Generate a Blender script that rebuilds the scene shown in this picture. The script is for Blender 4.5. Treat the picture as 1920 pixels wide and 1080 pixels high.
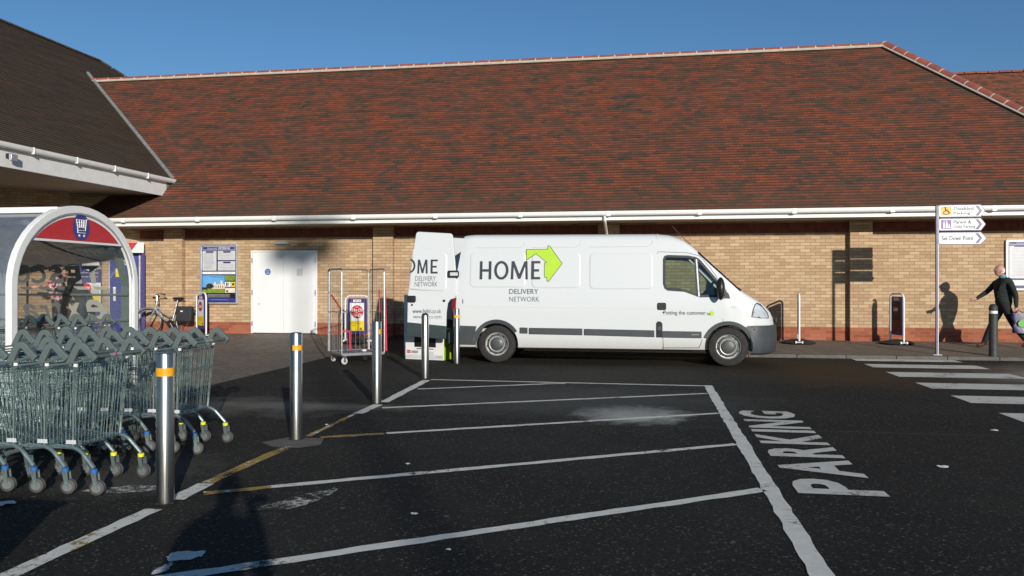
import bpy, bmesh, math, random
from mathutils import Vector, Matrix
from math import sin, cos, pi, radians as R, hypot
rnd = random.Random(7)
for o in list(bpy.data.objects): bpy.data.objects.remove(o)
SC = bpy.context.scene
COL = SC.collection
# ---------------------------------------------------------------- camera
CAMZ = 1.46; YAW = R(9.24); F = 1500.0; HOR = 531.0
cd = bpy.data.cameras.new('camera'); cam = bpy.data.objects.new('camera', cd); COL.objects.link(cam)
cam.location = (0, 0, CAMZ); cam.rotation_euler = (R(90), 0, YAW)
cd.sensor_width = 36; cd.lens = 36*F/1920; cd.shift_y = -9/1920; cd.clip_start = .05; cd.clip_end = 3000
SC.camera = cam
# ---------------------------------------------------------------- sky, sun, exposure
SUN_EL = R(14.3); SDX, SDY = -sin(R(26.5)), cos(R(26.5))      # plan direction the light travels
w = bpy.data.worlds.new('World'); SC.world = w; w.use_nodes = True
nt = w.node_tree; sky = nt.nodes.new('ShaderNodeTexSky'); sky.sky_type = 'NISHITA'; sky.sun_disc = False
sky.sun_elevation = SUN_EL
sky.sun_rotation = math.atan2(-SDX, -SDY)
sky.air_density = 1.0; sky.dust_density = 0.0; sky.ozone_density = 4.5
bg = nt.nodes['Background']; hs = nt.nodes.new('ShaderNodeHueSaturation'); hs.inputs['Saturation'].default_value = 1.06; nt.links.new(sky.outputs[0], hs.inputs['Color']); nt.links.new(hs.outputs[0], bg.inputs[0]); bg.inputs[1].default_value = .096
sd = bpy.data.lights.new('sun', 'SUN'); sun = bpy.data.objects.new('sun', sd); COL.objects.link(sun)
sd.energy = 4.5; sd.angle = R(.55); sd.color = (1, .94, .84)
sv = Vector((SDX*cos(SUN_EL), SDY*cos(SUN_EL), -sin(SUN_EL)))
sun.rotation_euler = sv.to_track_quat('-Z', 'Y').to_euler()
SC.view_settings.view_transform = 'Standard'; SC.view_settings.look = 'None'
SC.view_settings.exposure = 0; SC.view_settings.gamma = 1
SC.render.engine = 'CYCLES'

# ---------------------------------------------------------------- survey helpers: photograph sight line -> real point on a known plane
def ray(x, y):
    u = (x-960)/F; v = (HOR-y)/F
    return (u*cos(YAW)-sin(YAW), cos(YAW)+u*sin(YAW), v)
def P(x, y, Y):
    r = ray(x, y); t = Y/r[1]; return (t*r[0], Y, CAMZ+t*r[2])
def G(x, y, z=0):
    r = ray(x, y); t = (z-CAMZ)/r[2]; return (t*r[0], t*r[1], z)

# ---------------------------------------------------------------- materials
class NB:
    def __init__(s, name):
        s.m = bpy.data.materials.new(name); s.m.use_nodes = True; s.t = s.m.node_tree
        s.b = s.t.nodes['Principled BSDF']
    def n(s, typ, ins=None, **kw):
        nd = s.t.nodes.new('ShaderNode'+typ)
        for k, v in kw.items(): setattr(nd, k, v)
        for k, v in (ins or {}).items(): s.put(nd.inputs[k], v)
        return nd
    def put(s, sock, v):
        if hasattr(v, 'is_output') or isinstance(v, bpy.types.NodeSocket): s.t.links.new(v, sock)
        else:
            if isinstance(v, (tuple, list)) and len(v) == 3 and sock.type == 'RGBA': v = (*v, 1)
            sock.default_value = v
    def math(s, op, a, b=0.0, c=None, clamp=False):
        nd = s.n('Math', operation=op, use_clamp=clamp); s.put(nd.inputs[0], a); s.put(nd.inputs[1], b)
        if c is not None: s.put(nd.inputs[2], c)
        return nd.outputs[0]
    def mix(s, f, a, b, mode='MIX'):
        nd = s.n('Mix', data_type='RGBA', blend_type=mode, clamp_factor=True)
        s.put(nd.inputs[0], f); s.put(nd.inputs[6], a); s.put(nd.inputs[7], b); return nd.outputs[2]
    def ramp(s, f, stops, interp='LINEAR'):
        nd = s.n('ValToRGB'); cr = nd.color_ramp; cr.interpolation = interp
        while len(cr.elements) < len(stops): cr.elements.new(.5)
        for e, (p, c) in zip(cr.elements, stops):
            e.position = p; e.color = (*c, 1) if isinstance(c, tuple) else (c, c, c, 1)
        s.put(nd.inputs[0], f); return nd.outputs[0]
    def obj(s): return s.n('TexCoord').outputs['Object']
    def uv(s): return s.n('TexCoord').outputs['UV']
    def noise(s, vec, scale, detail=3, rough=.5, dist=0):
        return s.n('TexNoise', {'Vector': vec, 'Scale': scale, 'Detail': detail, 'Roughness': rough, 'Distortion': dist}).outputs[0]
    def mapv(s, vec, scale=(1, 1, 1), loc=(0, 0, 0), rot=(0, 0, 0)):
        return s.n('Mapping', {'Vector': vec, 'Scale': scale, 'Location': loc, 'Rotation': rot}).outputs[0]
    def bump(s, h, strength=.3, dist=.01):
        s.t.links.new(s.n('Bump', {'Height': h, 'Strength': strength, 'Distance': dist}).outputs[0], s.b.inputs['Normal'])
    def set(s, **kw):
        for k, v in kw.items(): s.put(s.b.inputs[k.replace('_', ' ')], v)
        return s.m

def simple(name, col, rough=.5, metal=0, var=.12, nscale=6, bump=0, **kw):
    b = NB(name); v = b.obj(); f = b.noise(v, nscale, 4, .6)
    hi = tuple(min(1, c*(1+var)) for c in col); lo = tuple(c*(1-var) for c in col)
    b.set(Base_Color=b.ramp(f, [(.3, lo), (.7, hi)]), Metallic=metal,
          Roughness=b.ramp(b.noise(v, nscale*3, 3), [(.3, max(0, rough-.08)), (.7, min(1, rough+.08))]))
    if bump: b.bump(b.noise(v, nscale*12, 3), bump, .003)
    for k, vv in kw.items(): b.set(**{k: vv})
    return b.m

def brick_mat(name, c1, c2, c3, mortar, bw=.225, rh=.075, offset=.5, mort=.0055, soot=.25):
    b = NB(name); uv = b.uv()
    br = b.n('TexBrick', {'Vector': uv, 'Color1': (0, 0, 0), 'Color2': (1, 1, 1), 'Mortar': (.5, .5, .5), 'Scale': 1, 'Mortar Size': mort,
             'Mortar Smooth': .15, 'Bias': 0, 'Brick Width': bw, 'Row Height': rh}, offset=offset)
    f = br.outputs['Color']; fac = br.outputs['Fac']
    base = b.ramp(f, [(0, c1), (.5, c2), (1, c3)])
    grain = b.noise(uv, 60, 4, .6)
    base = b.mix(b.math('MULTIPLY', b.math('SUBTRACT', grain, .35, clamp=True), .5), base, tuple(c*.55 for c in c1))
    big = b.noise(uv, 1.1, 4, .6)
    base = b.mix(b.math('MULTIPLY', b.ramp(big, [(.45, 0.0), (.75, 1.0)]), soot), base, tuple(c*.5 for c in c2))
    colr = b.mix(fac, base, mortar)
    b.set(Base_Color=colr, Roughness=.9)
    h = b.math('ADD', b.math('MULTIPLY', b.math('SUBTRACT', 1, fac), 1.0), b.math('MULTIPLY', grain, .35))
    b.bump(h, .6, .006)
    return b.m

def tile_mat(name, stops, moss=.0, dark=0.0):
    b = NB(name); uv = b.uv(); sp = b.n('SeparateXYZ', {'Vector': uv})
    row = b.math('FLOOR', b.math('DIVIDE', b.math('ADD', sp.outputs[1], .001), .1))
    x = b.math('ADD', b.math('DIVIDE', sp.outputs[0], .165), b.math('MULTIPLY', b.math('MODULO', row, 2), .5))
    col = b.math('FLOOR', x)
    cell = b.n('CombineXYZ', {'X': col, 'Y': row}).outputs[0]
    wn = b.n('TexWhiteNoise', {'Vector': cell}, noise_dimensions='2D').outputs[0]
    cl = b.noise(b.mapv(cell, (.20, .42, 1)), 1.0, 3, .65)
    f = b.math('ADD', b.math('MULTIPLY', wn, .38), b.math('MULTIPLY', b.math('SUBTRACT', cl, .5), 1.7))
    f = b.math('ADD', f, .33)
    c = b.ramp(f, stops)
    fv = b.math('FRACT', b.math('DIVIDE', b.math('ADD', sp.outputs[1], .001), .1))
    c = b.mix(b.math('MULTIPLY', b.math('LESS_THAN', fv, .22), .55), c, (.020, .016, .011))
    fr = b.math('FRACT', x); edge = b.math('LESS_THAN', b.math('MINIMUM', fr, b.math('SUBTRACT', 1, fr)), .02)
    c = b.mix(b.math('MULTIPLY', edge, .6), c, (.02, .014, .01))
    sm = b.noise(uv, 25, 4, .7)
    c = b.mix(b.ramp(sm, [(.50, 0.0), (.85, .35)]), c, (.085, .06, .035))
    lowf = b.noise(b.mapv(uv, (.25, .6, 1)), 1, 4, .6)
    c = b.mix(b.math('MULTIPLY', b.ramp(lowf, [(.4, 0.0), (.7, 1.0)]), (.22+dark)), c, (.05, .042, .03))
    # grime gathers on the lowest courses
    g = b.ramp(sp.outputs[1], [(0.0, 1.0), (1.0, 0.0)])
    c = b.mix(b.math('MULTIPLY', g, .55), c, (.075, .052, .033))
    if moss:
        mo = b.ramp(b.noise(b.mapv(uv, (1, 1, 1)), 3.5, 5, .75), [(.5, 0.0), (.66, 1.0)])
        c = b.mix(b.math('MULTIPLY', mo, moss), c, (.30, .17, .04))
    b.set(Base_Color=c, Roughness=.85); b.bump(b.math('ADD', sm, b.math('MULTIPLY', wn, .8)), .4, .008)
    return b.m

def asphalt_nodes(b):
    v = b.obj()
    fine = b.noise(v, 42, 4, .9); mid = b.noise(v, 38, 4, .65); big = b.noise(v, .55, 5, .6)
    c = b.ramp(fine, [(.36, (.008, .008, .0070)), (.50, (.018, .0178, .0152)), (.58, (.034, .033, .027)), (.66, (.09, .086, .070))])
    vg = b.n('TexVoronoi', {'Vector': v, 'Scale': 48, 'Randomness': 1.0}); wg = b.n('TexWhiteNoise', {'Vector': vg.outputs['Position']}).outputs[0]
    stone = b.math('LESS_THAN', vg.outputs['Distance'], b.math('MULTIPLY', b.math('SUBTRACT', wg, .45), .85))
    c = b.mix(b.math('MULTIPLY', stone, b.ramp(wg, [(.6, .25), (1.0, .8)])), c, (.17, .162, .13))
    c = b.mix(b.ramp(mid, [(.4, 0.0), (.75, .5)]), c, (.013, .0128, .011))
    c = b.mix(b.math('MULTIPLY', b.ramp(big, [(.40, 0.0), (.65, 1.0)]), .35), c, (.050, .046, .036))
    # paper scraps, gum and grit pressed into the surface
    vo = b.n('TexVoronoi', {'Vector': v, 'Scale': 4.2, 'Randomness': 1.0})
    sz = b.math('MULTIPLY', b.n('TexWhiteNoise', {'Vector': vo.outputs['Position']}).outputs[0], .10)
    wob = b.math('ADD', vo.outputs['Distance'], b.math('MULTIPLY', mid, .03))
    spot = b.math('LESS_THAN', wob, b.math('SUBTRACT', sz, .002))
    c = b.mix(b.math('MULTIPLY', spot, .6), c, (.20, .185, .15))
    vo2 = b.n('TexVoronoi', {'Vector': b.mapv(v, (.8, 1.3, 1)), 'Scale': 11, 'Randomness': 1.0})
    s2 = b.math('LESS_THAN', b.math('ADD', vo2.outputs['Distance'], b.math('MULTIPLY', mid, .12)), b.math('MULTIPLY', b.n('TexWhiteNoise', {'Vector': vo2.outputs['Position']}).outputs[0], .20))
    c = b.mix(b.math('MULTIPLY', s2, .34), c, (.13, .12, .10))
    sp = b.n('SeparateXYZ', {'Vector': v})
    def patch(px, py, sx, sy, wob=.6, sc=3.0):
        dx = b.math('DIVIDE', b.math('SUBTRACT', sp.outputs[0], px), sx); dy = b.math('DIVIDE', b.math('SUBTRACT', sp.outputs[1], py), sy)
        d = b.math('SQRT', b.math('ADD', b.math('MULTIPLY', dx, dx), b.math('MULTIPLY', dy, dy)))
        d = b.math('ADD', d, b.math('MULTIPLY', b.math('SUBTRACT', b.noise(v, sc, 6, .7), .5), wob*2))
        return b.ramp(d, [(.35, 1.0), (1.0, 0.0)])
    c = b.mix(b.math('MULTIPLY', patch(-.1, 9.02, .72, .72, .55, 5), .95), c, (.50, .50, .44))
    c = b.mix(b.math('MULTIPLY', patch(-.8, 10.0, 2.6, 1.5, .6, 1.6), .6), c, (.085, .088, .082))
    c = b.mix(b.math('MULTIPLY', patch(3.3, 13.6, 2.1, 2.3, .8, 1.1), .7), c, (.075, .045, .020))
    c = b.mix(b.math('MULTIPLY', patch(-4.6, 8.9, 1.5, .9, 1.1, 2.4), .6), c, (.15, .14, .115))
    c = b.mix(b.math('MULTIPLY', patch(-4.1, 9.0, 1.9, .3, 1.1, 3), .6), c, (.19, .18, .15))
    c = b.mix(b.math('MULTIPLY', patch(-3.8, 5.6, .7, .9, 1.0, 4), .4), c, (.14, .13, .115))
    wet = patch(6.6, 13.6, 2.4, 2.6, .5, 1.4)
    # a joint between two lays of asphalt
    jl = b.math('ABSOLUTE', b.math('ADD', b.math('SUBTRACT', sp.outputs[1], 8.3), b.math('MULTIPLY', b.math('SUBTRACT', b.noise(v, 3, 3), .5), .05)))
    c = b.mix(b.math('MULTIPLY', b.math('LESS_THAN', jl, .012), .5), c, (.09, .09, .085))
    return v, c, fine, mid, wet

def asphalt():
    b = NB('asphalt'); v, c, fine, mid, wet = asphalt_nodes(b)
    b.set(Base_Color=c, Roughness=b.mix(b.math('MULTIPLY', wet, .8), (.82, .82, .82), (.28, .28, .28)), **{'Specular_IOR_Level': b.math('ADD', .12, b.math('MULTIPLY', wet, .45))})
    b.bump(b.math('ADD', fine, b.math('MULTIPLY', mid, .5)), .55, .008); return b.m

def paint(name, col, wear=.5, yellow=0, ythr=.46):
    b = NB(name); v, c, fine, mid, wet = asphalt_nodes(b)
    p = b.mix(b.ramp(b.noise(v, 9, 5, .7), [(.3, 0.0), (.75, .6)]), col, tuple(x*.6 for x in col))
    if yellow:
        ym = b.ramp(b.noise(v, 2.6, 6, .75), [(ythr, 0.0), (ythr+.03, 1.0)])
        p = b.mix(b.math('MULTIPLY', ym, yellow), p, (.38, .225, .03))
    w1 = b.noise(v, 20, 8, .9); w2 = b.noise(v, 2.2, 3, .6)
    k = b.math('ADD', w1, b.math('MULTIPLY', b.math('SUBTRACT', w2, .5), .6))
    keep = b.ramp(k, [(wear*.5, 1.0), (wear*.5+.03, 0.0)]) if wear < 0 else b.ramp(k, [(.66-wear*.22, 1.0), (.70-wear*.22+.04, 0.0)])
    b.set(Base_Color=b.mix(keep, c, p), Roughness=.8, Specular_IOR_Level=.15)
    b.bump(b.math('ADD', fine, b.math('MULTIPLY', keep, .6)), .4, .006); return b.m

def paving_mat():
    b = NB('block_paving'); v = b.obj()
    mv = b.mapv(v, rot=(0, 0, R(45)))
    br = b.n('TexBrick', {'Vector': mv, 'Color1': (0, 0, 0), 'Color2': (1, 1, 1), 'Mortar': (.5, .5, .5), 'Scale': 1, 'Mortar Size': .006,
             'Mortar Smooth': .3, 'Brick Width': .2, 'Row Height': .1})
    c = b.ramp(br.outputs['Color'], [(0, (.15, .115, .085)), (.5, (.19, .15, .115)), (1, (.24, .185, .14))])
    c = b.mix(b.ramp(b.noise(v, 40, 4, .7), [(.4, 0.0), (.8, .6)]), c, (.10, .085, .065))
    c = b.mix(b.ramp(b.noise(v, .8, 5, .6), [(.45, 0.0), (.75, .5)]), c, (.10, .085, .068))
    c = b.mix(br.outputs['Fac'], c, (.045, .04, .032))
    b.set(Base_Color=c, Roughness=.8)
    b.bump(b.math('SUBTRACT', b.math('MULTIPLY', b.noise(v, 60, 3), .4), br.outputs['Fac']), .5, .006); return b.m

def glassy(name, tint=(1, 1, 1), refl=.10, fog=0.0, rough=.02, fogcol=(.6, .65, .7)):
    b = NB(name); t = b.t; out = t.nodes['Material Output']
    tr = b.n('BsdfTransparent', {'Color': tint}); gl = b.n('BsdfGlossy', {'Roughness': rough, 'Color': (1, 1, 1)})
    lw = b.n('Fresnel', {'IOR': 1.5})
    m1 = b.n('MixShader', {0: b.math('ADD', b.math('MULTIPLY', lw.outputs[0], 1.0), refl*.3, clamp=True)})
    t.links.new(tr.outputs[0], m1.inputs[1]); t.links.new(gl.outputs[0], m1.inputs[2]); last = m1
    if fog:
        df = b.n('BsdfDiffuse', {'Color': fogcol}); m2 = b.n('MixShader', {0: b.math('MULTIPLY', b.ramp(b.noise(b.obj(), 5, 4, .6), [(.2, .6), (.8, 1.0)]), fog)})
        t.links.new(m1.outputs[0], m2.inputs[1]); t.links.new(df.outputs[0], m2.inputs[2]); last = m2
    t.links.new(last.outputs[0], out.inputs[0]); return b.m

M = {}
M['brick'] = brick_mat('buff_brick', (.40, .265, .155), (.48, .33, .195), (.58, .42, .255), (.25, .165, .105), soot=.18)
M['brick_red'] = brick_mat('red_plinth_brick', (.24, .062, .03), (.33, .092, .045), (.40, .13, .065), (.27, .15, .10), mort=.005)
M['soldier'] = brick_mat('red_soldier_brick', (.16, .04, .022), (.21, .055, .03), (.26, .075, .04), (.10, .055, .04), bw=.075, rh=.225, offset=0)
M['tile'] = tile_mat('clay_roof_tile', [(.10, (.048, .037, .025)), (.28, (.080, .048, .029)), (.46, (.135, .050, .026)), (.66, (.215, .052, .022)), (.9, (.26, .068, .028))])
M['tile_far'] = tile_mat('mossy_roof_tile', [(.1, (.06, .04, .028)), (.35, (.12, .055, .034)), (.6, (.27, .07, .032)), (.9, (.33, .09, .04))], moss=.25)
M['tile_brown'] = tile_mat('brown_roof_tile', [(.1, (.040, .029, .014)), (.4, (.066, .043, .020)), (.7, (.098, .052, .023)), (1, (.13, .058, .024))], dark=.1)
M['ridge'] = simple('ridge_tile_clay', (.27, .075, .05), .8, var=.25, nscale=3, bump=.3)
M['mortar'] = simple('pale_mortar', (.50, .46, .38), .9, var=.15, bump=.4)
M['lead'] = simple('lead_flashing', (.22, .23, .22), .6, var=.2)
M['upvc'] = simple('white_upvc', (.80, .80, .78), .35, var=.03)
M['upvc_grey'] = simple('weathered_white_board', (.75, .75, .73), .5, var=.06)
M['soffit'] = simple('soffit_board', (.42, .36, .28), .7, var=.08)
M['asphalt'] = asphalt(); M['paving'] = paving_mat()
M['kerb'] = simple('kerb_concrete', (.115, .108, .092), .85, var=.25, nscale=8, bump=.4)
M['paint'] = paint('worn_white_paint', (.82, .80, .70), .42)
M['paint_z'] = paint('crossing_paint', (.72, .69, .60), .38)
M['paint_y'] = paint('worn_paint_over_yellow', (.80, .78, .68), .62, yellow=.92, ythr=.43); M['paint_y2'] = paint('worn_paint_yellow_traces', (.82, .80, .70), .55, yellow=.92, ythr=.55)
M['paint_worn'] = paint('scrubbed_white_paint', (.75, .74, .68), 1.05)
def van_paint():
    b = NB('white_van_paint'); v = b.obj(); sp = b.n('SeparateXYZ', {'Vector': v})
    d = b.ramp(b.math('ADD', sp.outputs[2], b.math('MULTIPLY', b.noise(v, 5, 5, .7), .25)), [(.28, 1.0), (.75, 0.0)])
    c = b.mix(b.math('MULTIPLY', d, .55), (.63, .65, .655), (.34, .30, .24))
    c = b.mix(b.ramp(b.noise(b.mapv(v, (1, 1, 3)), 2.2, 5, .7), [(.5, 0.0), (.9, .14)]), c, (.5, .5, .46))
    b.set(Base_Color=c, Roughness=b.ramp(d, [(0, .32), (1, .7)]), Coat_Weight=.5, Coat_Roughness=.08)
    return b.m
M['van'] = van_paint()
M['groove'] = simple('panel_gap', (.06, .06, .06), .8)
M['crease'] = simple('pressed_edge_white', (.58, .60, .61), .4, var=.02)
M['trim'] = simple('charcoal_plastic', (.045, .052, .058), .55, var=.12, nscale=5)
M['trim_d'] = simple('dark_bumper_plastic', (.028, .045, .045), .5, var=.15)
M['black'] = simple('black_plastic', (.012, .012, .013), .4)
M['underbody'] = simple('underbody_black', (.012, .012, .012), .9)
M['tyre'] = simple('tyre_rubber', (.022, .021, .020), .85, var=.35, nscale=9, bump=.3)
M['rim'] = simple('painted_steel_rim', (.50, .50, .48), .4, .3, var=.15, nscale=14)
M['hub'] = simple('grey_hub_cap', (.075, .08, .082), .45, .2)
M['glass'] = glassy('window_glass', (.58, .70, .58), .10)
M['glass_d'] = glassy('windscreen_glass', (.35, .42, .38), .25)
M['clear'] = glassy('shelter_glass', (.84, .86, .85), .12, fog=.05)
M['poly'] = glassy('shelter_polycarbonate', (.58, .62, .66), .25, fog=.42, rough=.12, fogcol=(.30, .34, .38))
M['lens'] = glassy('headlamp_lens', (.9, .93, .97), .5)
M['chrome'] = simple('lamp_reflector', (.75, .78, .82), .12, .95)
M['red_l'] = simple('red_lens', (.22, .008, .012), .15, var=.2)
M['ink'] = simple('dark_lettering', (.030, .035, .045), .5)
M['ink_g'] = simple('grey_lettering', (.10, .11, .12), .5)
M['lime'] = simple('lime_vinyl', (.42, .65, .035), .4, var=.03)
M['seat'] = simple('seat_cloth', (.035, .055, .075), .9)
M['carg'] = simple('cargo_lining', (.10, .12, .16), .8)
def steel():
    b = NB('brushed_steel'); v = b.obj()
    n = b.noise(b.mapv(v, (60, 60, .8)), 3, 4, .6); n2 = b.noise(v, 7, 4, .7)
    b.set(Base_Color=b.mix(b.ramp(n2, [(.45, 0.0), (.8, .5)]), (.43, .42, .40), (.28, .265, .24)), Metallic=1.0, Roughness=b.ramp(n, [(.3, .22), (.7, .36)]))
    b.bump(n, .08, .001); return b.m
M['steel'] = steel()
M['orange'] = simple('orange_reflective_tape', (.85, .38, .01), .35, var=.1, nscale=30)
M['bolblack'] = simple('black_bollard_plastic', (.035, .040, .036), .6, var=.25, nscale=10, bump=.2)
M['white'] = simple('white_paint', (.80, .80, .79), .4, var=.04)
M['tubew'] = simple('white_tube', (.78, .78, .77), .3, var=.05)
M['purple'] = simple('deep_purple_panel', (.050, .035, .16), .45, var=.1)
M['blue'] = simple('blue_panel', (.035, .045, .22), .45, var=.1)
M['navy'] = simple('navy_print', (.018, .022, .11), .4)
M['red'] = simple('red_panel', (.50, .020, .028), .4, var=.06)
M['yellow'] = simple('yellow_print', (.80, .58, .02), .5, var=.05)
M['zinc'] = simple('galvanised_wire', (.36, .46, .44), .34, .9, var=.25, nscale=20)
M['zframe'] = simple('galvanised_tube', (.30, .38, .37), .34, .75, var=.25, nscale=14)
M['plgrey'] = simple('grey_green_plastic', (.105, .135, .13), .5, var=.1, nscale=14)
M['wheelgrey'] = simple('grey_castor_rubber', (.060, .060, .058), .7, var=.2, nscale=20)
M['wheelhub'] = simple('pale_castor_hub', (.14, .15, .15), .5)
M['cblue'] = simple('blue_collar', (.03, .14, .42), .4)
M['cyel'] = simple('yellow_collar', (.75, .68, .03), .4)
M['letter'] = simple('frosted_lettering', (.27, .275, .235), .7, var=.04)
M['cage'] = simple('roll_cage_steel', (.46, .46, .45), .35, .85, var=.15, nscale=14)
M['strap'] = simple('red_strap', (.50, .02, .06), .7)
M['deck'] = simple('dusty_blue_deck', (.16, .15, .22), .8)
M['card'] = simple('white_carton', (.74, .72, .70), .7, var=.05)
M['screen'] = simple('printed_dark_screen', (.02, .018, .03), .3, var=.3)
M['door'] = simple('white_door_paint', (.76, .77, .77), .45, var=.03, nscale=2)
M['rubber'] = simple('black_rubber', (.02, .02, .02), .85, var=.3)
M['silver'] = simple('silver_bike_paint', (.48, .49, .52), .25, .7)
M['blacknyl'] = simple('black_nylon', (.020, .021, .024), .75, bump=.4, nscale=12)
M['post'] = simple('purple_grey_post', (.11, .09, .17), .4)
M['signw'] = simple('white_sign_face', (.76, .79, .79), .35, var=.02)
M['signg'] = simple('grey_lettering_sign', (.17, .17, .17), .5)
M['signp'] = simple('purple_symbol_panel', (.25, .14, .42), .5)
M['signy'] = simple('amber_symbol_panel', (.80, .45, .07), .5)
M['skin'] = simple('skin', (.52, .27, .20), .5, var=.12, nscale=18, Subsurface_Weight=.1)
M['jumper'] = simple('dark_green_jumper', (.014, .022, .021), .9, var=.3, nscale=20, bump=.4)
def knit():
    b = NB('dark_green_wool'); v = b.obj(); f = b.noise(b.mapv(v, (1, 1, 2.2)), 7, 4, .6, 1.2)
    b.set(Base_Color=b.ramp(f, [(.3, (.010, .017, .016)), (.7, (.024, .034, .031))]), Roughness=.95); b.bump(f, 1.0, .035); return b.m
M['jumper'] = knit()
M['trouser'] = simple('black_trousers', (.012, .011, .012), .85, var=.3)
M['shoe'] = simple('brown_shoe', (.085, .03, .018), .4)
M['hairw'] = simple('white_hair', (.62, .60, .58), .8, var=.2, nscale=60)
M['haird'] = simple('dark_hair', (.02, .014, .01), .7, var=.3, nscale=60)
M['shirt'] = simple('teal_collar', (.05, .30, .34), .7)
M['jean'] = simple('dark_jeans', (.02, .025, .035), .85)
M['blackcloth'] = simple('black_coat', (.014, .014, .016), .9, var=.3)
M['bagp'] = simple('purple_carrier_bag', (.016, .010, .075), .4, var=.6, nscale=12, bump=.5)
M['bagg'] = simple('green_bag_print', (.10, .36, .07), .4)
M['sky_pr'] = simple('printed_sky', (.13, .36, .68), .35); M['lawn_pr'] = simple('printed_lawn', (.19, .25, .03), .35, var=.4, nscale=8)
M['cream_pr'] = simple('printed_mansion', (.72, .62, .45), .35, var=.3, nscale=25); M['tree_pr'] = simple('printed_trees', (.02, .035, .025), .35, var=.4, nscale=25)
M['grey_pr'] = simple('pale_grey_print', (.55, .56, .58), .35, var=.1, nscale=5); M['mid_pr'] = simple('grey_print', (.30, .31, .33), .35)
M['alu'] = simple('aluminium_frame', (.55, .56, .62), .35, .6, var=.1)
M['leaf_bit'] = simple('litter_paper', (.62, .64, .66), .7, var=.2, nscale=40)
M['lampglass'] = simple('frosted_lamp_cover', (.42, .44, .46), .3)
def checked():
    b = NB('red_checked_cloth'); v = b.obj(); sp = b.n('SeparateXYZ', {'Vector': v})
    a = b.math('GREATER_THAN', b.math('FRACT', b.math('MULTIPLY', b.math('ADD', sp.outputs[0], sp.outputs[1]), 11)), .5)
    c = b.math('GREATER_THAN', b.math('FRACT', b.math('MULTIPLY', sp.outputs[2], 12)), .5)
    b.set(Base_Color=b.mix(b.math('MULTIPLY', b.math('ADD', a, c), .5), (.72, .68, .68), (.42, .015, .03)), Roughness=.9); return b.m
M['check'] = checked()

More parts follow.
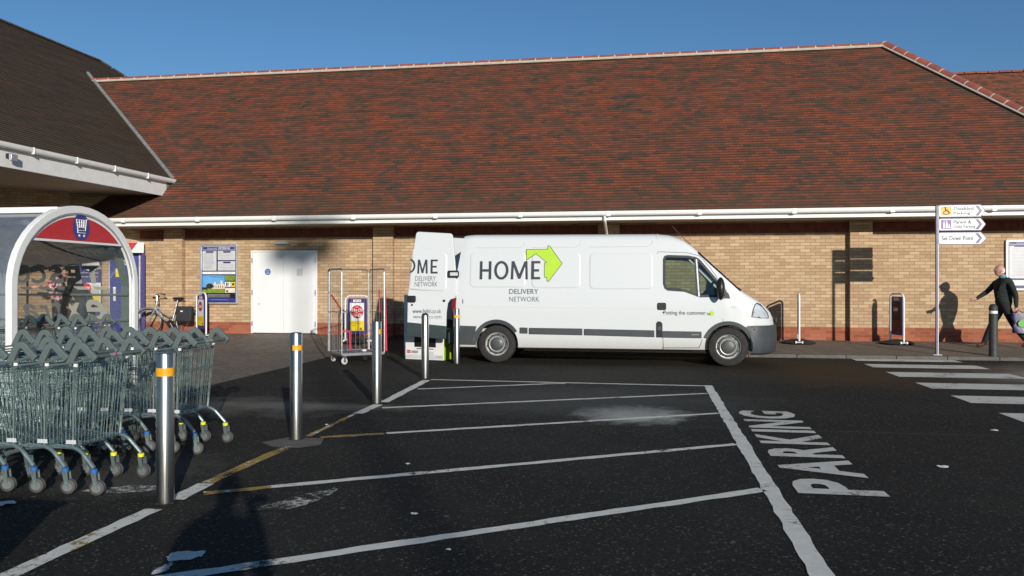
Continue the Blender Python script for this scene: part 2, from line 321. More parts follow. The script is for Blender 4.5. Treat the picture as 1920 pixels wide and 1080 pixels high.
# ---------------------------------------------------------------- mesh builder
def rotm(a, ax='Z'): return Matrix.Rotation(a, 3, ax)
class MB:
    def __init__(s): s.v = []; s.f = []; s.mi = []; s.mats = []; s.uvs = {}
    def mat(s, m):
        if m is None:
            if None not in s.mats: s.mats.append(None)
            return s.mats.index(None)
        m = M[m] if isinstance(m, str) else m
        if m not in s.mats: s.mats.append(m)
        return s.mats.index(m)
    def add(s, vs, fs, m=None):
        o = len(s.v); s.v += [tuple(v) for v in vs]; k = s.mat(m)
        for f in fs: s.f.append([i+o for i in f]); s.mi.append(k)
        return s
    def box(s, c, d, m=None, rz=0, M3=None):
        x, y, z = [k/2 for k in d]; vs = []
        rot = M3 or rotm(rz)
        for sx in (-1, 1):
            for sy in (-1, 1):
                for sz in (-1, 1): vs.append(Vector(c)+rot@Vector((sx*x, sy*y, sz*z)))
        return s.add(vs, [(0, 1, 3, 2), (4, 6, 7, 5), (0, 4, 5, 1), (2, 3, 7, 6), (0, 2, 6, 4), (1, 5, 7, 3)], m)
    def bb(s, x0, x1, y0, y1, z0, z1, m=None): return s.box(((x0+x1)/2, (y0+y1)/2, (z0+z1)/2), (abs(x1-x0), abs(y1-y0), abs(z1-z0)), m)
    def tube(s, pts, r, n=8, m=None, closed=False, caps=True):
        pts = [Vector(p) for p in pts]; N = len(pts); rings = []
        rr = r if isinstance(r, (list, tuple)) else [r]*N
        ref = None
        for i, p in enumerate(pts):
            if closed: t = pts[(i+1) % N]-pts[i-1]
            else: t = pts[min(i+1, N-1)]-pts[max(i-1, 0)]
            t.normalize()
            if ref is None:
                a = Vector((0, 0, 1)) if abs(t.z) < .9 else Vector((1, 0, 0)); ref = t.cross(a).normalized()
            else:
                ref = (ref-t*ref.dot(t));
                ref = ref.normalized() if ref.length > 1e-6 else t.orthogonal().normalized()
            b = t.cross(ref)
            rings.append([p+rr[i]*(cos(2*pi*k/n)*ref+sin(2*pi*k/n)*b) for k in range(n)])
        vs = [v for rg in rings for v in rg]; fs = []
        for i in range(N if closed else N-1):
            j = (i+1) % N
            for k in range(n): l = (k+1) % n; fs.append((i*n+k, i*n+l, j*n+l, j*n+k))
        if caps and not closed: fs += [tuple(range(n))[::-1], tuple((N-1)*n+k for k in range(n))]
        return s.add(vs, fs, m)
    def lathe(s, prof, n=24, c=(0, 0, 0), axis='z', m=None, cap=True):
        vs = []; fs = []
        for r, h in prof:
            for k in range(n):
                a = 2*pi*k/n; x, y = r*cos(a), r*sin(a)
                v = {'z': (x, y, h), 'y': (x, h, y), 'x': (h, x, y)}[axis]; vs.append((c[0]+v[0], c[1]+v[1], c[2]+v[2]))
        for i in range(len(prof)-1):
            for k in range(n): l = (k+1) % n; fs.append((i*n+k, i*n+l, (i+1)*n+l, (i+1)*n+k))
        if cap:
            fs.append(tuple(range(n))[::-1]); fs.append(tuple((len(prof)-1)*n+k for k in range(n)))
        return s.add(vs, fs, m)
    def prism(s, poly, f0, f1, m=None):
        """poly of 2D points; f0/f1 map (a,b) -> 3D for the two faces"""
        n = len(poly); vs = [f0(*p) for p in poly]+[f1(*p) for p in poly]
        fs = [tuple(range(n)), tuple(range(2*n-1, n-1, -1))]+[(i, n+i, n+(i+1) % n, (i+1) % n) for i in range(n)]
        return s.add(vs, fs, m)
    def sph(s, c, r, m=None, n=16, k=10, M3=None):
        r = (r, r, r) if not isinstance(r, (tuple, list)) else r; vs = []; fs = []
        for i in range(k+1):
            th = pi*i/k
            for j in range(n):
                p = Vector((r[0]*sin(th)*cos(2*pi*j/n), r[1]*sin(th)*sin(2*pi*j/n), r[2]*cos(th)))
                if M3: p = M3@p
                vs.append(Vector(c)+p)
        for i in range(k):
            for j in range(n): l = (j+1) % n; fs.append((i*n+j, (i+1)*n+j, (i+1)*n+l, i*n+l))
        return s.add(vs, fs, m)
    def build(s, name, m=None, parent=None, bevel=0, smooth=True, world=True, weld=True, uvs=None, seg=2):
        me = bpy.data.meshes.new(name)
        off = Vector(parent['o']) if (parent is not None and world and 'o' in parent) else Vector((0, 0, 0))
        me.from_pydata([Vector(v)-off for v in s.v], [], s.f)
        s.mats = [(M[m] if isinstance(m, str) else m) if k is None else k for k in s.mats] or [M[m] if isinstance(m, str) else m]
        for k in s.mats: me.materials.append(k)
        me.polygons.foreach_set('material_index', s.mi)
        bm = bmesh.new(); bm.from_mesh(me)
        if weld: bmesh.ops.remove_doubles(bm, verts=bm.verts, dist=1e-5)
        bmesh.ops.dissolve_degenerate(bm, edges=bm.edges, dist=1e-6)
        if weld: bmesh.ops.recalc_face_normals(bm, faces=bm.faces)
        uvl = bm.loops.layers.uv.new('UVMap')
        for f in bm.faces:
            nn = f.normal
            if uvs is None:
                if abs(nn.z) > .8: tu, tv = Vector((1, 0, 0)), Vector((0, 1, 0))
                else:
                    tu = Vector((0, 0, 1)).cross(nn); tu.normalize(); tv = Vector((0, 0, 1))
                for l in f.loops: p = l.vert.co+off; l[uvl].uv = (p.dot(tu), p.dot(tv))
            else:
                for l in f.loops: l[uvl].uv = uvs(l.vert.co+off)
        if smooth:
            for f in bm.faces: f.smooth = True
        bm.to_mesh(me); bm.free()
        if smooth: me.set_sharp_from_angle(angle=R(38))
        o = bpy.data.objects.new(name, me); COL.objects.link(o)
        if parent is not None: o.parent = parent
        if bevel:
            b = o.modifiers.new('bevel', 'BEVEL'); b.width = bevel; b.segments = seg; b.limit_method = 'ANGLE'; b.angle_limit = R(40)
        return o

def thing(name, label, cat, loc=(0, 0, 0), rz=0, group=None):
    o = bpy.data.objects.new(name, None); COL.objects.link(o); o.location = loc; o.rotation_euler = (0, 0, rz)
    o['label'] = label; o['category'] = cat
    if group: o['group'] = group
    if rz == 0: o['o'] = tuple(loc)
    o.empty_display_size = .2; return o
def tag(o, label, cat, group=None):
    o['label'] = label; o['category'] = cat
    if group: o['group'] = group
    return o
def struct(o, kind='structure'): o['kind'] = kind; return o
def dup(root, loc, rz=None, label=None):
    r = root.copy(); COL.objects.link(r); r.location = loc
    if rz is not None: r.rotation_euler = (0, 0, rz)
    if label: r['label'] = label
    for ch in list(root.children):
        c = ch.copy(); COL.objects.link(c); c.parent = r
        for g in ch.children: d = g.copy(); COL.objects.link(d); d.parent = c
    return r

_tc = {}
def text2d(s, off=0.0, shear=0.0):
    k = (s, off, shear)
    if k not in _tc:
        cu = bpy.data.curves.new('t', 'FONT'); cu.body = s; cu.size = 1; cu.offset = off; cu.shear = shear; cu.resolution_u = 3; cu.fill_mode = 'FRONT'
        o = bpy.data.objects.new('t', cu); COL.objects.link(o)
        dg = bpy.context.evaluated_depsgraph_get(); me = bpy.data.meshes.new_from_object(o.evaluated_get(dg))
        vs = [(v.co.x, v.co.y) for v in me.vertices]; fs = [tuple(p.vertices) for p in me.polygons]
        bpy.data.objects.remove(o); bpy.data.curves.remove(cu); bpy.data.meshes.remove(me)
        xs = [a for a, b in vs]; ys = [b for a, b in vs]; x0, x1, y0, y1 = min(xs), max(xs), min(ys), max(ys)
        _tc[k] = ([((a-x0)/(x1-x0), (b-y0)/(y1-y0)) for a, b in vs], fs)
    return _tc[k]
def letters(mb, s, a0, a1, b0, b1, fn, m=None, off=0.0, shear=0.0, mirror=False):
    """lettering fitted to the box a0..a1, b0..b1 of a surface; fn(a,b) -> 3D"""
    vs, fs = text2d(s, 0.0 if 'M' in s else off, shear)
    mb.add([fn(a0+(a1-a0)*((1-u) if mirror else u), b0+(b1-b0)*v) for u, v in vs], fs, m)
def caps_home(mb, word, boxes, b0, b1, fn, m, st):
    """heavy sans capitals H, O, M, E drawn as outlines; st = stroke width"""
    for ch, (a0, a1) in zip(word, boxes):
        w_, h_ = a1-a0, b1-b0; q = lambda pts: [fn(a0+x, b0+y) for x, y in pts]; hb = (h_-st)/2
        if ch == 'H': P_ = [(0, 0), (st, 0), (st, hb), (w_-st, hb), (w_-st, 0), (w_, 0), (w_, h_), (w_-st, h_), (w_-st, hb+st*.9), (st, hb+st*.9), (st, h_), (0, h_)]
        elif ch == 'E': P_ = [(0, 0), (w_, 0), (w_, st*.85), (st, st*.85), (st, hb), (w_*.86, hb), (w_*.86, hb+st*.85), (st, hb+st*.85), (st, h_-st*.85), (w_, h_-st*.85), (w_, h_), (0, h_)]
        elif ch == 'M': P_ = [(0, 0), (st*.95, 0), (st*1.05, h_*.68), (w_*.5-st*.42, .03*h_), (w_*.5+st*.42, .03*h_), (w_-st*1.05, h_*.68), (w_-st*.95, 0), (w_, 0), (w_-st*.25, h_), (w_-st*1.25, h_), (w_*.5, h_*.30), (st*1.25, h_), (st*.25, h_)]
        if ch == 'O':
            n = 36; vs = []
            for k in range(n): a = 2*pi*k/n; vs += [fn((a0+a1)/2+w_/2*cos(a), (b0+b1)/2+h_*.515*sin(a)), fn((a0+a1)/2+(w_/2-st)*cos(a), (b0+b1)/2+(h_*.515-st*.9)*sin(a))]
            mb.add(vs, [(2*k, 2*((k+1) % n), 2*((k+1) % n)+1, 2*k+1) for k in range(n)], m)
        else: mb.add(q(P_), [tuple(range(len(P_)))], m)
def offset_poly(poly, d):
    n = len(poly); A = sum(poly[i][0]*poly[(i+1) % n][1]-poly[(i+1) % n][0]*poly[i][1] for i in range(n)); sg = 1 if A > 0 else -1; out = []
    for i in range(n):
        p0, p1, p2 = Vector(poly[i-1]), Vector(poly[i]), Vector(poly[(i+1) % n])
        e1 = (p1-p0).normalized(); e2 = (p2-p1).normalized()
        n1 = Vector((e1.y, -e1.x))*sg; n2 = Vector((e2.y, -e2.x))*sg; b = n1+n2
        if b.length < 1e-6: b = n1
        b.normalize(); k = max(.45, b.dot(n1)); out.append(tuple(p1+b*(d/k)))
    return out
def rrect(x0, x1, z0, z1, r, n=5):
    pts = []
    for cx, cz, a0 in ((x1-r, z1-r, 0), (x0+r, z1-r, 90), (x0+r, z0+r, 180), (x1-r, z0+r, 270)):
        for k in range(n+1): a = R(a0+90*k/n); pts.append((cx+r*cos(a), cz+r*sin(a)))
    return pts
def smoothpath(pts, it=2, closed=False):
    pts = [Vector(p) for p in pts]
    for _ in range(it):
        out = [] if closed else [pts[0]]
        n = len(pts)
        for i in range(n if closed else n-1):
            a, b = pts[i], pts[(i+1) % n]; out += [a*.75+b*.25, a*.25+b*.75]
        if not closed: out.append(pts[-1])
        pts = out
    return pts
# ================================================================ ground
KY0, KY1, WY = 16.34, 16.47, 19.30
mb = MB()
mb.add([(-400, -200, 0), (400, -200, 0), (400, 900, 0), (-400, 900, 0)], [(0, 1, 2, 3)])
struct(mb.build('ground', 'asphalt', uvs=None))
mb = MB(); mb.add([(-6.15, 17.0, .003), (-2.5, 17.0, .003), (-2.5, WY, .155), (-6.15, WY, .155)], [(0, 1, 2, 3)])
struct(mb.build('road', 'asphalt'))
mb = MB()       # block paving in front of the entrance, flush with the asphalt, rising gently to the wall
xs = [-24, -6.15]
mb.add([(-24, 7.6, .005), (-6.15, 7.6, .005), (-6.15, 17.0, .005), (-24, 17.0, .005), (-6.15, WY, .157), (-24, WY, .157), (-6.15, WY+.5, .157), (-24, WY+.5, .157)],
       [(0, 1, 2, 3), (3, 2, 4, 5), (5, 4, 6, 7)])
struct(mb.build('paving', 'paving'))
mb = MB(); mb.add([(-6.15, 7.6, .0045), (-6.09, 7.6, .0045), (-6.09, 17, .0045), (-6.15, 17, .0045)], [(0, 1, 2, 3)]); mb.box((-6.12, 12.3, .003), (.05, 9.4, .009))
struct(mb.build('edging', 'kerb'))
mb = MB(); mb.add([(-2.5, KY1, .066), (40, KY1, .066), (40, WY+.3, .158), (-2.5, WY+.3, .158), (-2.5, KY1, 0), (-2.5, WY+.3, 0)], [(0, 1, 2, 3), (0, 3, 5, 4)])
struct(mb.build('pavement', 'paving'))
mb = MB()
for i in range(46):
    x0 = -2.5+i*.915; mb.bb(x0, x0+.908, KY0, KY1, -.05, .067+rnd.uniform(-.001, .001))
struct(mb.build('kerb', 'kerb', bevel=.012))

# ---- painted markings (thin sheets on the asphalt)
def strip(mb, p, q, wd, m=None, z=.004, jit=.008, seg=.12, ext=0):
    p = Vector((*p, 0)); q = Vector((*q, 0)); d = (q-p); L = d.length; d.normalize(); nrm = Vector((-d.y, d.x, 0)); N = max(2, int(L/seg)); vs = []
    for i in range(N+1):
        c = p+d*(L*i/N)
        vs += [c+nrm*(wd/2+rnd.uniform(-jit, jit)), c-nrm*(wd/2+rnd.uniform(-jit, jit))]
    mb.add([(v.x, v.y, z) for v in vs], [(2*i, 2*i+1, 2*i+3, 2*i+2) for i in range(N)], m)
mb = MB()
strip(mb, (.925, 11.7), (.88, 3.0), .115, 'paint')
strip(mb, (.86, 11.64), (-3.15, 11.74), .075, 'paint')
strip(mb, (-3.05, 10.66), (-1.35, 11.52), .075, 'paint'); strip(mb, (-1.35, 11.52), (-1.1, 11.60), .07, 'paint')
strip(mb, (-3.0, 8.99), (.85, 10.85), .08, 'paint')
strip(mb, (-2.45, 7.47), (.84, 9.22), .085, 'paint')
strip(mb, (-2.64, 5.365), (.84, 7.47), .085, 'paint')
strip(mb, (-2.9, 3.22), (.84, 5.86), .095, 'paint')
strip(mb, (-3.2, 11.66), (-3.12, 9.42), .12, 'paint')
strip(mb, (-3.13, 9.22), (-3.14, 8.55), .12, 'paint')
struct(mb.build('bay_marking', smooth=False))
mb = MB()
strip(mb, (-3.16, 8.5), (-3.14, 7.2), .055, 'paint_y', z=.005); strip(mb, (-3.12, 6.72), (-3.13, 5.4), .10, 'paint_y', z=.005)
strip(mb, (-3.13, 5.38), (-3.11, 4.95), .13, 'paint', z=.0052); strip(mb, (-3.11, 4.72), (-3.13, 2.6), .115, 'paint_y2', z=.005)
strip(mb, (-3.0, 5.13), (-2.62, 5.375), .085, 'paint_y', z=.005, jit=.015); strip(mb, (-3.0, 7.17), (-2.47, 7.45), .08, 'paint_y', z=.005, jit=.015)
struct(mb.build('bollard_line_marking', smooth=False))
mb = MB()
def wornpatch(pts, m):
    ps = smoothpath([(*p, 0) for p in pts], 2, True); mb.add([(p.x+rnd.uniform(-.012, .012), p.y+rnd.uniform(-.02, .02), .0035) for p in ps], [tuple(range(len(ps)))], m)
wornpatch([(-2.56, 4.75), (-2.30, 5.22), (-2.18, 5.42), (-2.10, 5.40), (-2.16, 5.05), (-2.24, 4.85)], 'paint_worn')
wornpatch([G(*p)[:2] for p in ((308, 1046), (330, 1034), (386, 1033), (382, 1044), (330, 1056))], 'paint')
wornpatch([G(*p)[:2] for p in ((276, 1078), (300, 1062), (328, 1052), (318, 1066), (296, 1078))], 'paint_worn')
wornpatch([(-3.95, 5.05), (-3.6, 5.28), (-3.35, 5.3), (-3.4, 5.12), (-3.7, 5.02)], 'paint_worn')
struct(mb.build('old_arrow_marking', smooth=False))
mb = MB()
for y0, y1 in ((15.86, 16.29), (14.66, 15.27), (13.27, 13.96), (11.86, 12.52), (10.5, 11.16), (9.1, 9.75)):
    strip(mb, (3.95 if y0 != 15.86 else 3.98, (y0+y1)/2), (5.82, (y0+y1)/2), y1-y0, 'paint_z', jit=.006)
struct(mb.build('crossing_marking', smooth=False))
mb = MB()
def flat(a, b): return (a, b, .0045)
def letx(ch, y0, y1, x0, x1):   # letter whose top points to -X and that reads towards +Y
    letters(mb, ch, y0, y1, 0, 1, lambda a, b: (x1-(x1-x0)*b, a, .0045), 'paint_z', off=.035)
yy = 5.80
L0 = 1.07
for ch, wd in (('P', .44), ('A', .60), ('R', .46), ('K', .50), ('I', .13), ('N', .50), ('G', .52)):
    letx(ch, yy, yy+wd, L0-.01*yy*0, L0+.60); yy += wd+.085
struct(mb.build('parking_lettering', smooth=False))
mb = MB(); mb.add([(-3.44, 6.86, .004), (-3.30, 7.12, .004), (-2.95, 7.13, .004), (-2.86, 6.84, .004), (-2.99, 6.68, .004), (-3.24, 6.68, .004)], [(0, 1, 2, 3, 4, 5)])
struct(mb.build('concrete_patch', 'kerb', smooth=False))

# ================================================================ roofs
def roof_strips(O, U, V, Nn, poly, gauge=.1, lift=.016):
    """courses of overlapping tiles on a plane; poly convex in (u,v)"""
    mb = MB(); uvd = {}
    vmax = max(p[1] for p in poly); vmin = min(p[1] for p in poly)
    def rng(v):
        xs = []
        for i in range(len(poly)):
            (u0, v0), (u1, v1) = poly[i], poly[(i+1) % len(poly)]
            if (v0-v)*(v1-v) <= 0 and v0 != v1: xs.append(u0+(u1-u0)*(v-v0)/(v1-v0))
            elif v0 == v1 == v: xs += [u0, u1]
        return min(xs), max(xs)
    k = 0; v = vmin
    while v < vmax-1e-4:
        v2 = min(v+gauge, vmax); a0, a1 = rng(v+1e-6); b0, b1 = rng(v2-1e-6)
        seg = 24; lo = []; hi = []; base = []
        ph = rnd.uniform(0, 6)
        for i in range(seg+1):
            t = i/seg; ua = a0+(a1-a0)*t; ub = b0+(b1-b0)*t; j = lift+.003*sin(ua*1.7+ph)+rnd.uniform(-.001, .001)
            lo.append(O+U*ua+V*v+Nn*j); hi.append(O+U*ub+V*v2+Nn*.002); base.append(O+U*ua+V*v+Nn*.001)
        o = len(mb.v); mb.v += [tuple(x) for x in lo+hi+base]; n = seg+1
        for i in range(seg):
            mb.f.append([o+i, o+i+1, o+n+i+1, o+n+i]); mb.mi.append(0)
            mb.f.append([o+2*n+i, o+2*n+i+1, o+i+1, o+i]); mb.mi.append(0)
        v = v2; k += 1
    return mb
def roof(name, mat, O, U, V, poly, parent, **kw):
    O, U, V = Vector(O), Vector(U).normalized(), Vector(V).normalized(); Nn = U.cross(V)
    if Nn.z < 0: Nn = -Nn
    mb = roof_strips(O, U, V, Nn, poly, **kw)
    return mb.build(name, mat, parent, smooth=False, weld=False, uvs=lambda p: ((p-O).dot(U), (p-O).dot(V)))

EY, EZ = 18.20, 3.13           # eave line of the long roof
RY = 22.93; RZ = EZ+(RY-EY); RXR = 6.45; SL = (RY-EY)*math.sqrt(2)
bl = thing('store_building', 'long brick supermarket building with red tiled roof, white gutter and white double doors', 'building', (-1, WY, .15))
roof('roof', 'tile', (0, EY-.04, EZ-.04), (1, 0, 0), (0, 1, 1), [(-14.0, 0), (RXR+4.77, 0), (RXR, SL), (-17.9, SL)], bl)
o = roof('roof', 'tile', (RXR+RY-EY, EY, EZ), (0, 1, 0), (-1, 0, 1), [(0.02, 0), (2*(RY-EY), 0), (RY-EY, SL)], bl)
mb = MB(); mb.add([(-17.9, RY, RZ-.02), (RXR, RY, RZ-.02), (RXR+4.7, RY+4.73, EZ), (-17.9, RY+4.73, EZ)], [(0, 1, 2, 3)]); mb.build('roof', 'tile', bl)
# ridge and hip tiles: half round caps bedded in pale mortar
def caps(p, q, mb, mbm, L=.45, r=.125, gap=.035, mort=.03):
    p, q = Vector(p), Vector(q); d = q-p; T = d.length; d.normalize(); side = d.cross(Vector((0, 0, 1))).normalized(); up = side.cross(d); n = int(T/L)
    for i in range(n):
        a = p+d*(i*T/n); b = p+d*((i+1)*T/n-gap); dz = up*(rnd.uniform(-.004, .004)); vs = []
        for e in (a, b):
            for k in range(7):
                t = pi*k/6; vs.append(e+dz+side*r*cos(t)+up*(r*.85*sin(t)-.02))
        fs = [(k, k+1, 8+k, 7+k) for k in range(6)]+[tuple(range(7))[::-1], tuple(range(7, 14))]
        mb.add(vs, fs)
        vs = []
        for e in (b, b+d*gap):
            for k in range(7):
                t = pi*k/6; vs.append(e+side*(r-.008)*cos(t)+up*((r-.008)*.85*sin(t)-.02))
        mbm.add(vs, fs)
    for s in (-1, 1):
        c = (p+q)/2+side*s*(r+.012)-up*(.045 if mort > .02 else .07)
        mbm.tube([p+side*s*(r)-up*.05, q+side*s*r-up*.05], mort, 6)
mr, mm = MB(), MB()
caps((-17.5, RY, RZ+.03), (RXR+.05, RY, RZ+.03), mr, mm, r=.11, mort=.035)
mr.build('ridge_tiles', 'ridge', bl); mm.build('ridge_mortar', 'mortar', bl)
mr, mm = MB(), MB()
caps((RXR+4.73, EY, EZ+.04), (RXR, RY, RZ+.05), mr, mm, L=.36, r=.14)
mr.build('hip_tiles', 'ridge', bl); mm.build('hip_mortar', 'mortar', bl)
# eaves
GX0, GX1 = -13.85, RXR+4.73
mb = MB()
def gutter(mb, p, q, r=.062, m=None):
    p, q = Vector(p), Vector(q); d = (q-p).normalized(); side = Vector((0, 0, 1)).cross(d)
    prof = [(-r, .045), (-r, 0), (-r*.8, -r*.6), (-r*.35, -r*.95), (r*.35, -r*.95), (r*.8, -r*.6), (r, 0), (r, .045), (r-.012, .045), (-r+.012, .045)]
    mb.prism(prof, lambda a, b: p+side*a+Vector((0, 0, b)), lambda a, b: q+side*a+Vector((0, 0, b)), m)
gutter(mb, (GX0, EY-.075, EZ-.095), (GX1, EY-.075, EZ-.095))
g = mb.build('gutter', 'upvc', bl)
for i in range(13): x = GX0+1.1+i*2.0; mb = MB(); mb.box((x, EY-.075, EZ-.105), (.10, .128, .118)); mb.build('gutter_joint', 'upvc', bl, bevel=.01)
mb = MB(); mb.bb(GX0, GX1, EY-.013, EY+.012, 2.885, EZ-.06); mb.build('fascia', 'upvc', bl)
mb = MB(); mb.bb(GX0-.3, GX1, EY+.012, WY+.05, 2.895, 2.915); mb.build('soffit', 'soffit', bl)
mb = MB(); mb.bb(-.86, -.80, WY-.10, WY-.04, 2.55, 2.9)
mb.tube([(-.83, EY-.07, EZ-.13), (-.83, EY-.07, 2.88), (-.83, EY+.1, 2.80), (-.83, WY-.32, 2.68), (-.83, WY-.20, 2.6), (-.83, WY-.20, .2)], .034, 10); mb.build('downpipe', 'upvc', bl)
# wall: main run with a door opening, plinth, soldier course and piers
DX0, DX1, DZ = -9.96, -8.16, 2.30
mb = MB(); mb.bb(-13.1, DX0, WY, WY+.3, .45, 2.63); mb.bb(DX1, 12, WY, WY+.3, .45, 2.63); mb.bb(DX0, DX1, WY, WY+.3, DZ, 2.63); mb.bb(-13.1, 12, WY, WY+.3, 2.855, 3.6)
mb.bb(11.7, 12.0, WY+.3, WY+9, 0, 3.0)
mb.build('wall', 'brick', bl)
mb = MB(); mb.bb(-13.1, DX0, WY-.004, WY+.3, 0, .45); mb.bb(DX1, 12, WY-.004, WY+.3, 0, .45); mb.build('plinth', 'brick_red', bl)
mb = MB(); mb.bb(-13.1, 12, WY-.018, WY+.3, 2.63, 2.855); mb.build('soldier_course', 'soldier', bl)
for x0, x1 in ((-12.32, -11.80), (-6.63, -6.12), (-1.04, -.53), (4.66, 5.14), (10.3, 10.8)):
    mb = MB(); mb.bb(x0, x1, WY-.155, WY+.01, .45, 2.894, 'brick'); mb.bb(x0-.002, x1+.002, WY-.159, WY+.01, .02, .45, 'brick_red'); mb.build('pier', None, bl)
# doors
mb = MB()
mb.bb(DX0, DX0+.045, WY-.02, WY+.08, .17, DZ); mb.bb(DX1-.045, DX1, WY-.02, WY+.08, .17, DZ); mb.bb(DX0+.045, DX1-.045, WY-.02, WY+.08, DZ-.04, DZ)
mb.build('door_frame', 'door', bl, bevel=.004)
mx = (DX0+DX1)/2-.02
for x0, x1 in ((DX0+.05, mx-.003), (mx+.003, DX1-.05)):
    d = MB(); d.bb(x0, x1, WY, WY+.05, .185, DZ-.045); dl = d.build('door', 'door', bl, bevel=.004); dl['o'] = bl['o']
    xx = x0-.012 if x0 < mx-.1 else x1+.012
    for z in (.42, 1.22, 2.05): h = MB(); h.box((xx, WY-.028, z), (.035, .02, .13)); h.build('hinge', 'alu', dl)
    if x0 < mx-.1:
        s = MB(); s.box((-9.50, WY-.006, 1.73), (.20, .006, .25), 'white'); s.lathe([(0, WY-.012), (.082, WY-.012), (.082, WY-.009), (0, WY-.009)], 24, (-9.50, 0, 1.75), 'y', 'cblue')
        for k, t in enumerate(('FIRE', 'DOOR', 'KEEP')): letters(s, t, -9.55, -9.45, 1.77-.035*k, 1.79-.035*k, lambda a, b: (a, WY-.0135, b), 'white')
        s.build('door_sign', None, dl); s = MB(); s.box((-9.74, WY-.006, .93), (.07, .004, .045)); s.build('sticker', 'grey_pr', dl)
    else:
        s = MB(); s.box((-8.63, WY-.005, 1.74), (.16, .004, .18)); s.build('paper_notice', 'grey_pr', dl)
mb = MB(); mb.bb(DX0, DX1, WY+.06, WY+.3, .1, .185); mb.build('threshold', 'kerb', bl)
# valley lead where the two roofs meet
WX, WZ = -12.13, 4.19; WS = .73
def wplane_y(x): return EY+(WZ+WS*(WX-x)-EZ)
mb = MB(); pa = []
x = WX+.03
mb.tube([(WX, wplane_y(WX)-.04, WZ+.035), (-17.6, wplane_y(-17.6)-.04, WZ+WS*(WX+17.6)+.035)], .055, 8); mb.build('valley_flashing', 'lead', bl)

# ---- canted entrance wall at 45 degrees, behind the trolley shelter
CD = Vector((-.70711, -.70711, 0)); CN = Vector((.70711, -.70711, 0)); C0 = Vector((-13.1, WY, 0))
def cw(s, z, off=0): p = C0+CD*s+CN*off; return (p.x, p.y, z)
ent = thing('entrance_wing', 'left wing with brown tiled roof, deep white fascia and canted brick entrance wall', 'building', (-14.5, 17.9, .15))
def cbox(mb, s0, s1, z0, z1, o0, o1, m=None):
    vs = [cw(s, z, o) for s in (s0, s1) for o in (o0, o1) for z in (z0, z1)]
    mb.add(vs, [(0, 1, 3, 2), (4, 6, 7, 5), (0, 4, 5, 1), (2, 3, 7, 6), (0, 2, 6, 4), (1, 5, 7, 3)], m)
mb = MB(); cbox(mb, -.02, 7, .45, 3.9, -.3, 0); cbox(mb, 1.66, 7, 2.62, 3.9, 0, .22); cbox(mb, 2.6, 2.75, .45, 2.6, 0, .2)
mb.build('wall', 'brick', ent)
mb = MB(); cbox(mb, -.02, 7, 0, .45, -.3, .004); mb.build('plinth', 'brick_red', ent)
RWX, RWZ = -19.4, WZ+WS*(19.4-12.13); wl = hypot(7.27, 7.27*WS)
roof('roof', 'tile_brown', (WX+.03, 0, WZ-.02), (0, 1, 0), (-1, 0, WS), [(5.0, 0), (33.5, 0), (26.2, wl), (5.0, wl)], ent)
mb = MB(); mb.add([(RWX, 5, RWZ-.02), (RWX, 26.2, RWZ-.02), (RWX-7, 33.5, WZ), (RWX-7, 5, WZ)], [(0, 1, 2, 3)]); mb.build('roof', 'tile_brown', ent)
mr, mm = MB(), MB(); caps((RWX, 5, RWZ), (RWX, 26.2, RWZ), mr, mm, r=.10, mort=.02); caps((RWX, 26.2, RWZ), (WX-2, 31.5, WZ+1.4), mr, mm, r=.10, mort=.02)
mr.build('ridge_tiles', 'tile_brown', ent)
yE = wplane_y(WX)
mb = MB(); gutter(mb, (WX+.075, 5, WZ-.075), (WX+.075, yE-.08, WZ-.075), r=.065); mb.build('gutter', 'upvc', ent)
for i in range(10): mb = MB(); mb.box((WX+.075, 8.0+i*1.25, WZ-.085), (.155, .028, .135)); mb.build('gutter_bracket', 'upvc', ent, bevel=.008)
mb = MB(); mb.bb(WX-.02, WX+.012, 5, yE-.32, 3.70, WZ-.03); mb.build('fascia', 'upvc_grey', ent)
mb = MB(); mb.prism([(yE-.32, 3.72), (yE-.32, WZ-.04), (yE-.03, WZ-.04)], lambda a, b: (WX-.02, a, b), lambda a, b: (WX+.014, a, b)); mb.build('fascia_end', 'lead', ent)
mb = MB(); mb.bb(-24, WX-.02, 5, 19.5, 3.725, 3.75); mb.build('soffit', 'soffit', ent)
# doorway bits of the canted wall
ents = MB(); cbox(ents, .06, .74, .18, 2.24, 0, .05); dd = ents.build('door', 'blue', ent); dd['o'] = ent['o']
e = MB(); cbox(e, .735, .765, .18, 2.24, 0, .07); cbox(e, .02, .05, .18, 2.24, 0, .09); e.build('door_frame', 'alu', dd)
e = MB(); cbox(e, .60, .66, 1.0, 1.36, .052, .075); e.build('push_plate', 'white', dd)
e = MB(); cbox(e, .44, .60, 1.62, 1.84, .052, .058, 'yellow'); cbox(e, .26, .55, 1.93, 2.07, .052, .058, 'grey_pr')
letters(e, 'PULL', 0, 1, 0, 1, lambda a, b: cw(.51-.22*a, 1.97+.06*b, .06), 'ink'); e.build('door_notice', None, dd)
e = MB(); cbox(e, -.06, .02, .18, 2.24, 0, .28, 'purple'); e.build('side_panel', None, ent)
panel = MB(); cbox(panel, .93, 1.52, .2, 2.24, 0, .04)
ip = panel.build('advert_panel', 'purple', ent); ip['o'] = ent['o']
e = MB()
vs = [cw(1.17+.20*cos(t*pi/12), 1.93+.155*sin(t*pi/12), .044) for t in range(24)]; e.add(vs, [tuple(range(24))], 'white')
letters(e, 'Insurance', 0, 1, 0, 1, lambda a, b: cw(1.34-.34*a, 1.88+.07*b, .047), 'navy')
letters(e, 'TESCO', 0, 1, 0, 1, lambda a, b: cw(1.29-.14*a, 1.99+.035*b, .047), 'mid_pr')
letters(e, 'could save you money', 0, 1, 0, 1, lambda a, b: cw(1.42-.42*a, 1.70+.05*b, .044), 'white')
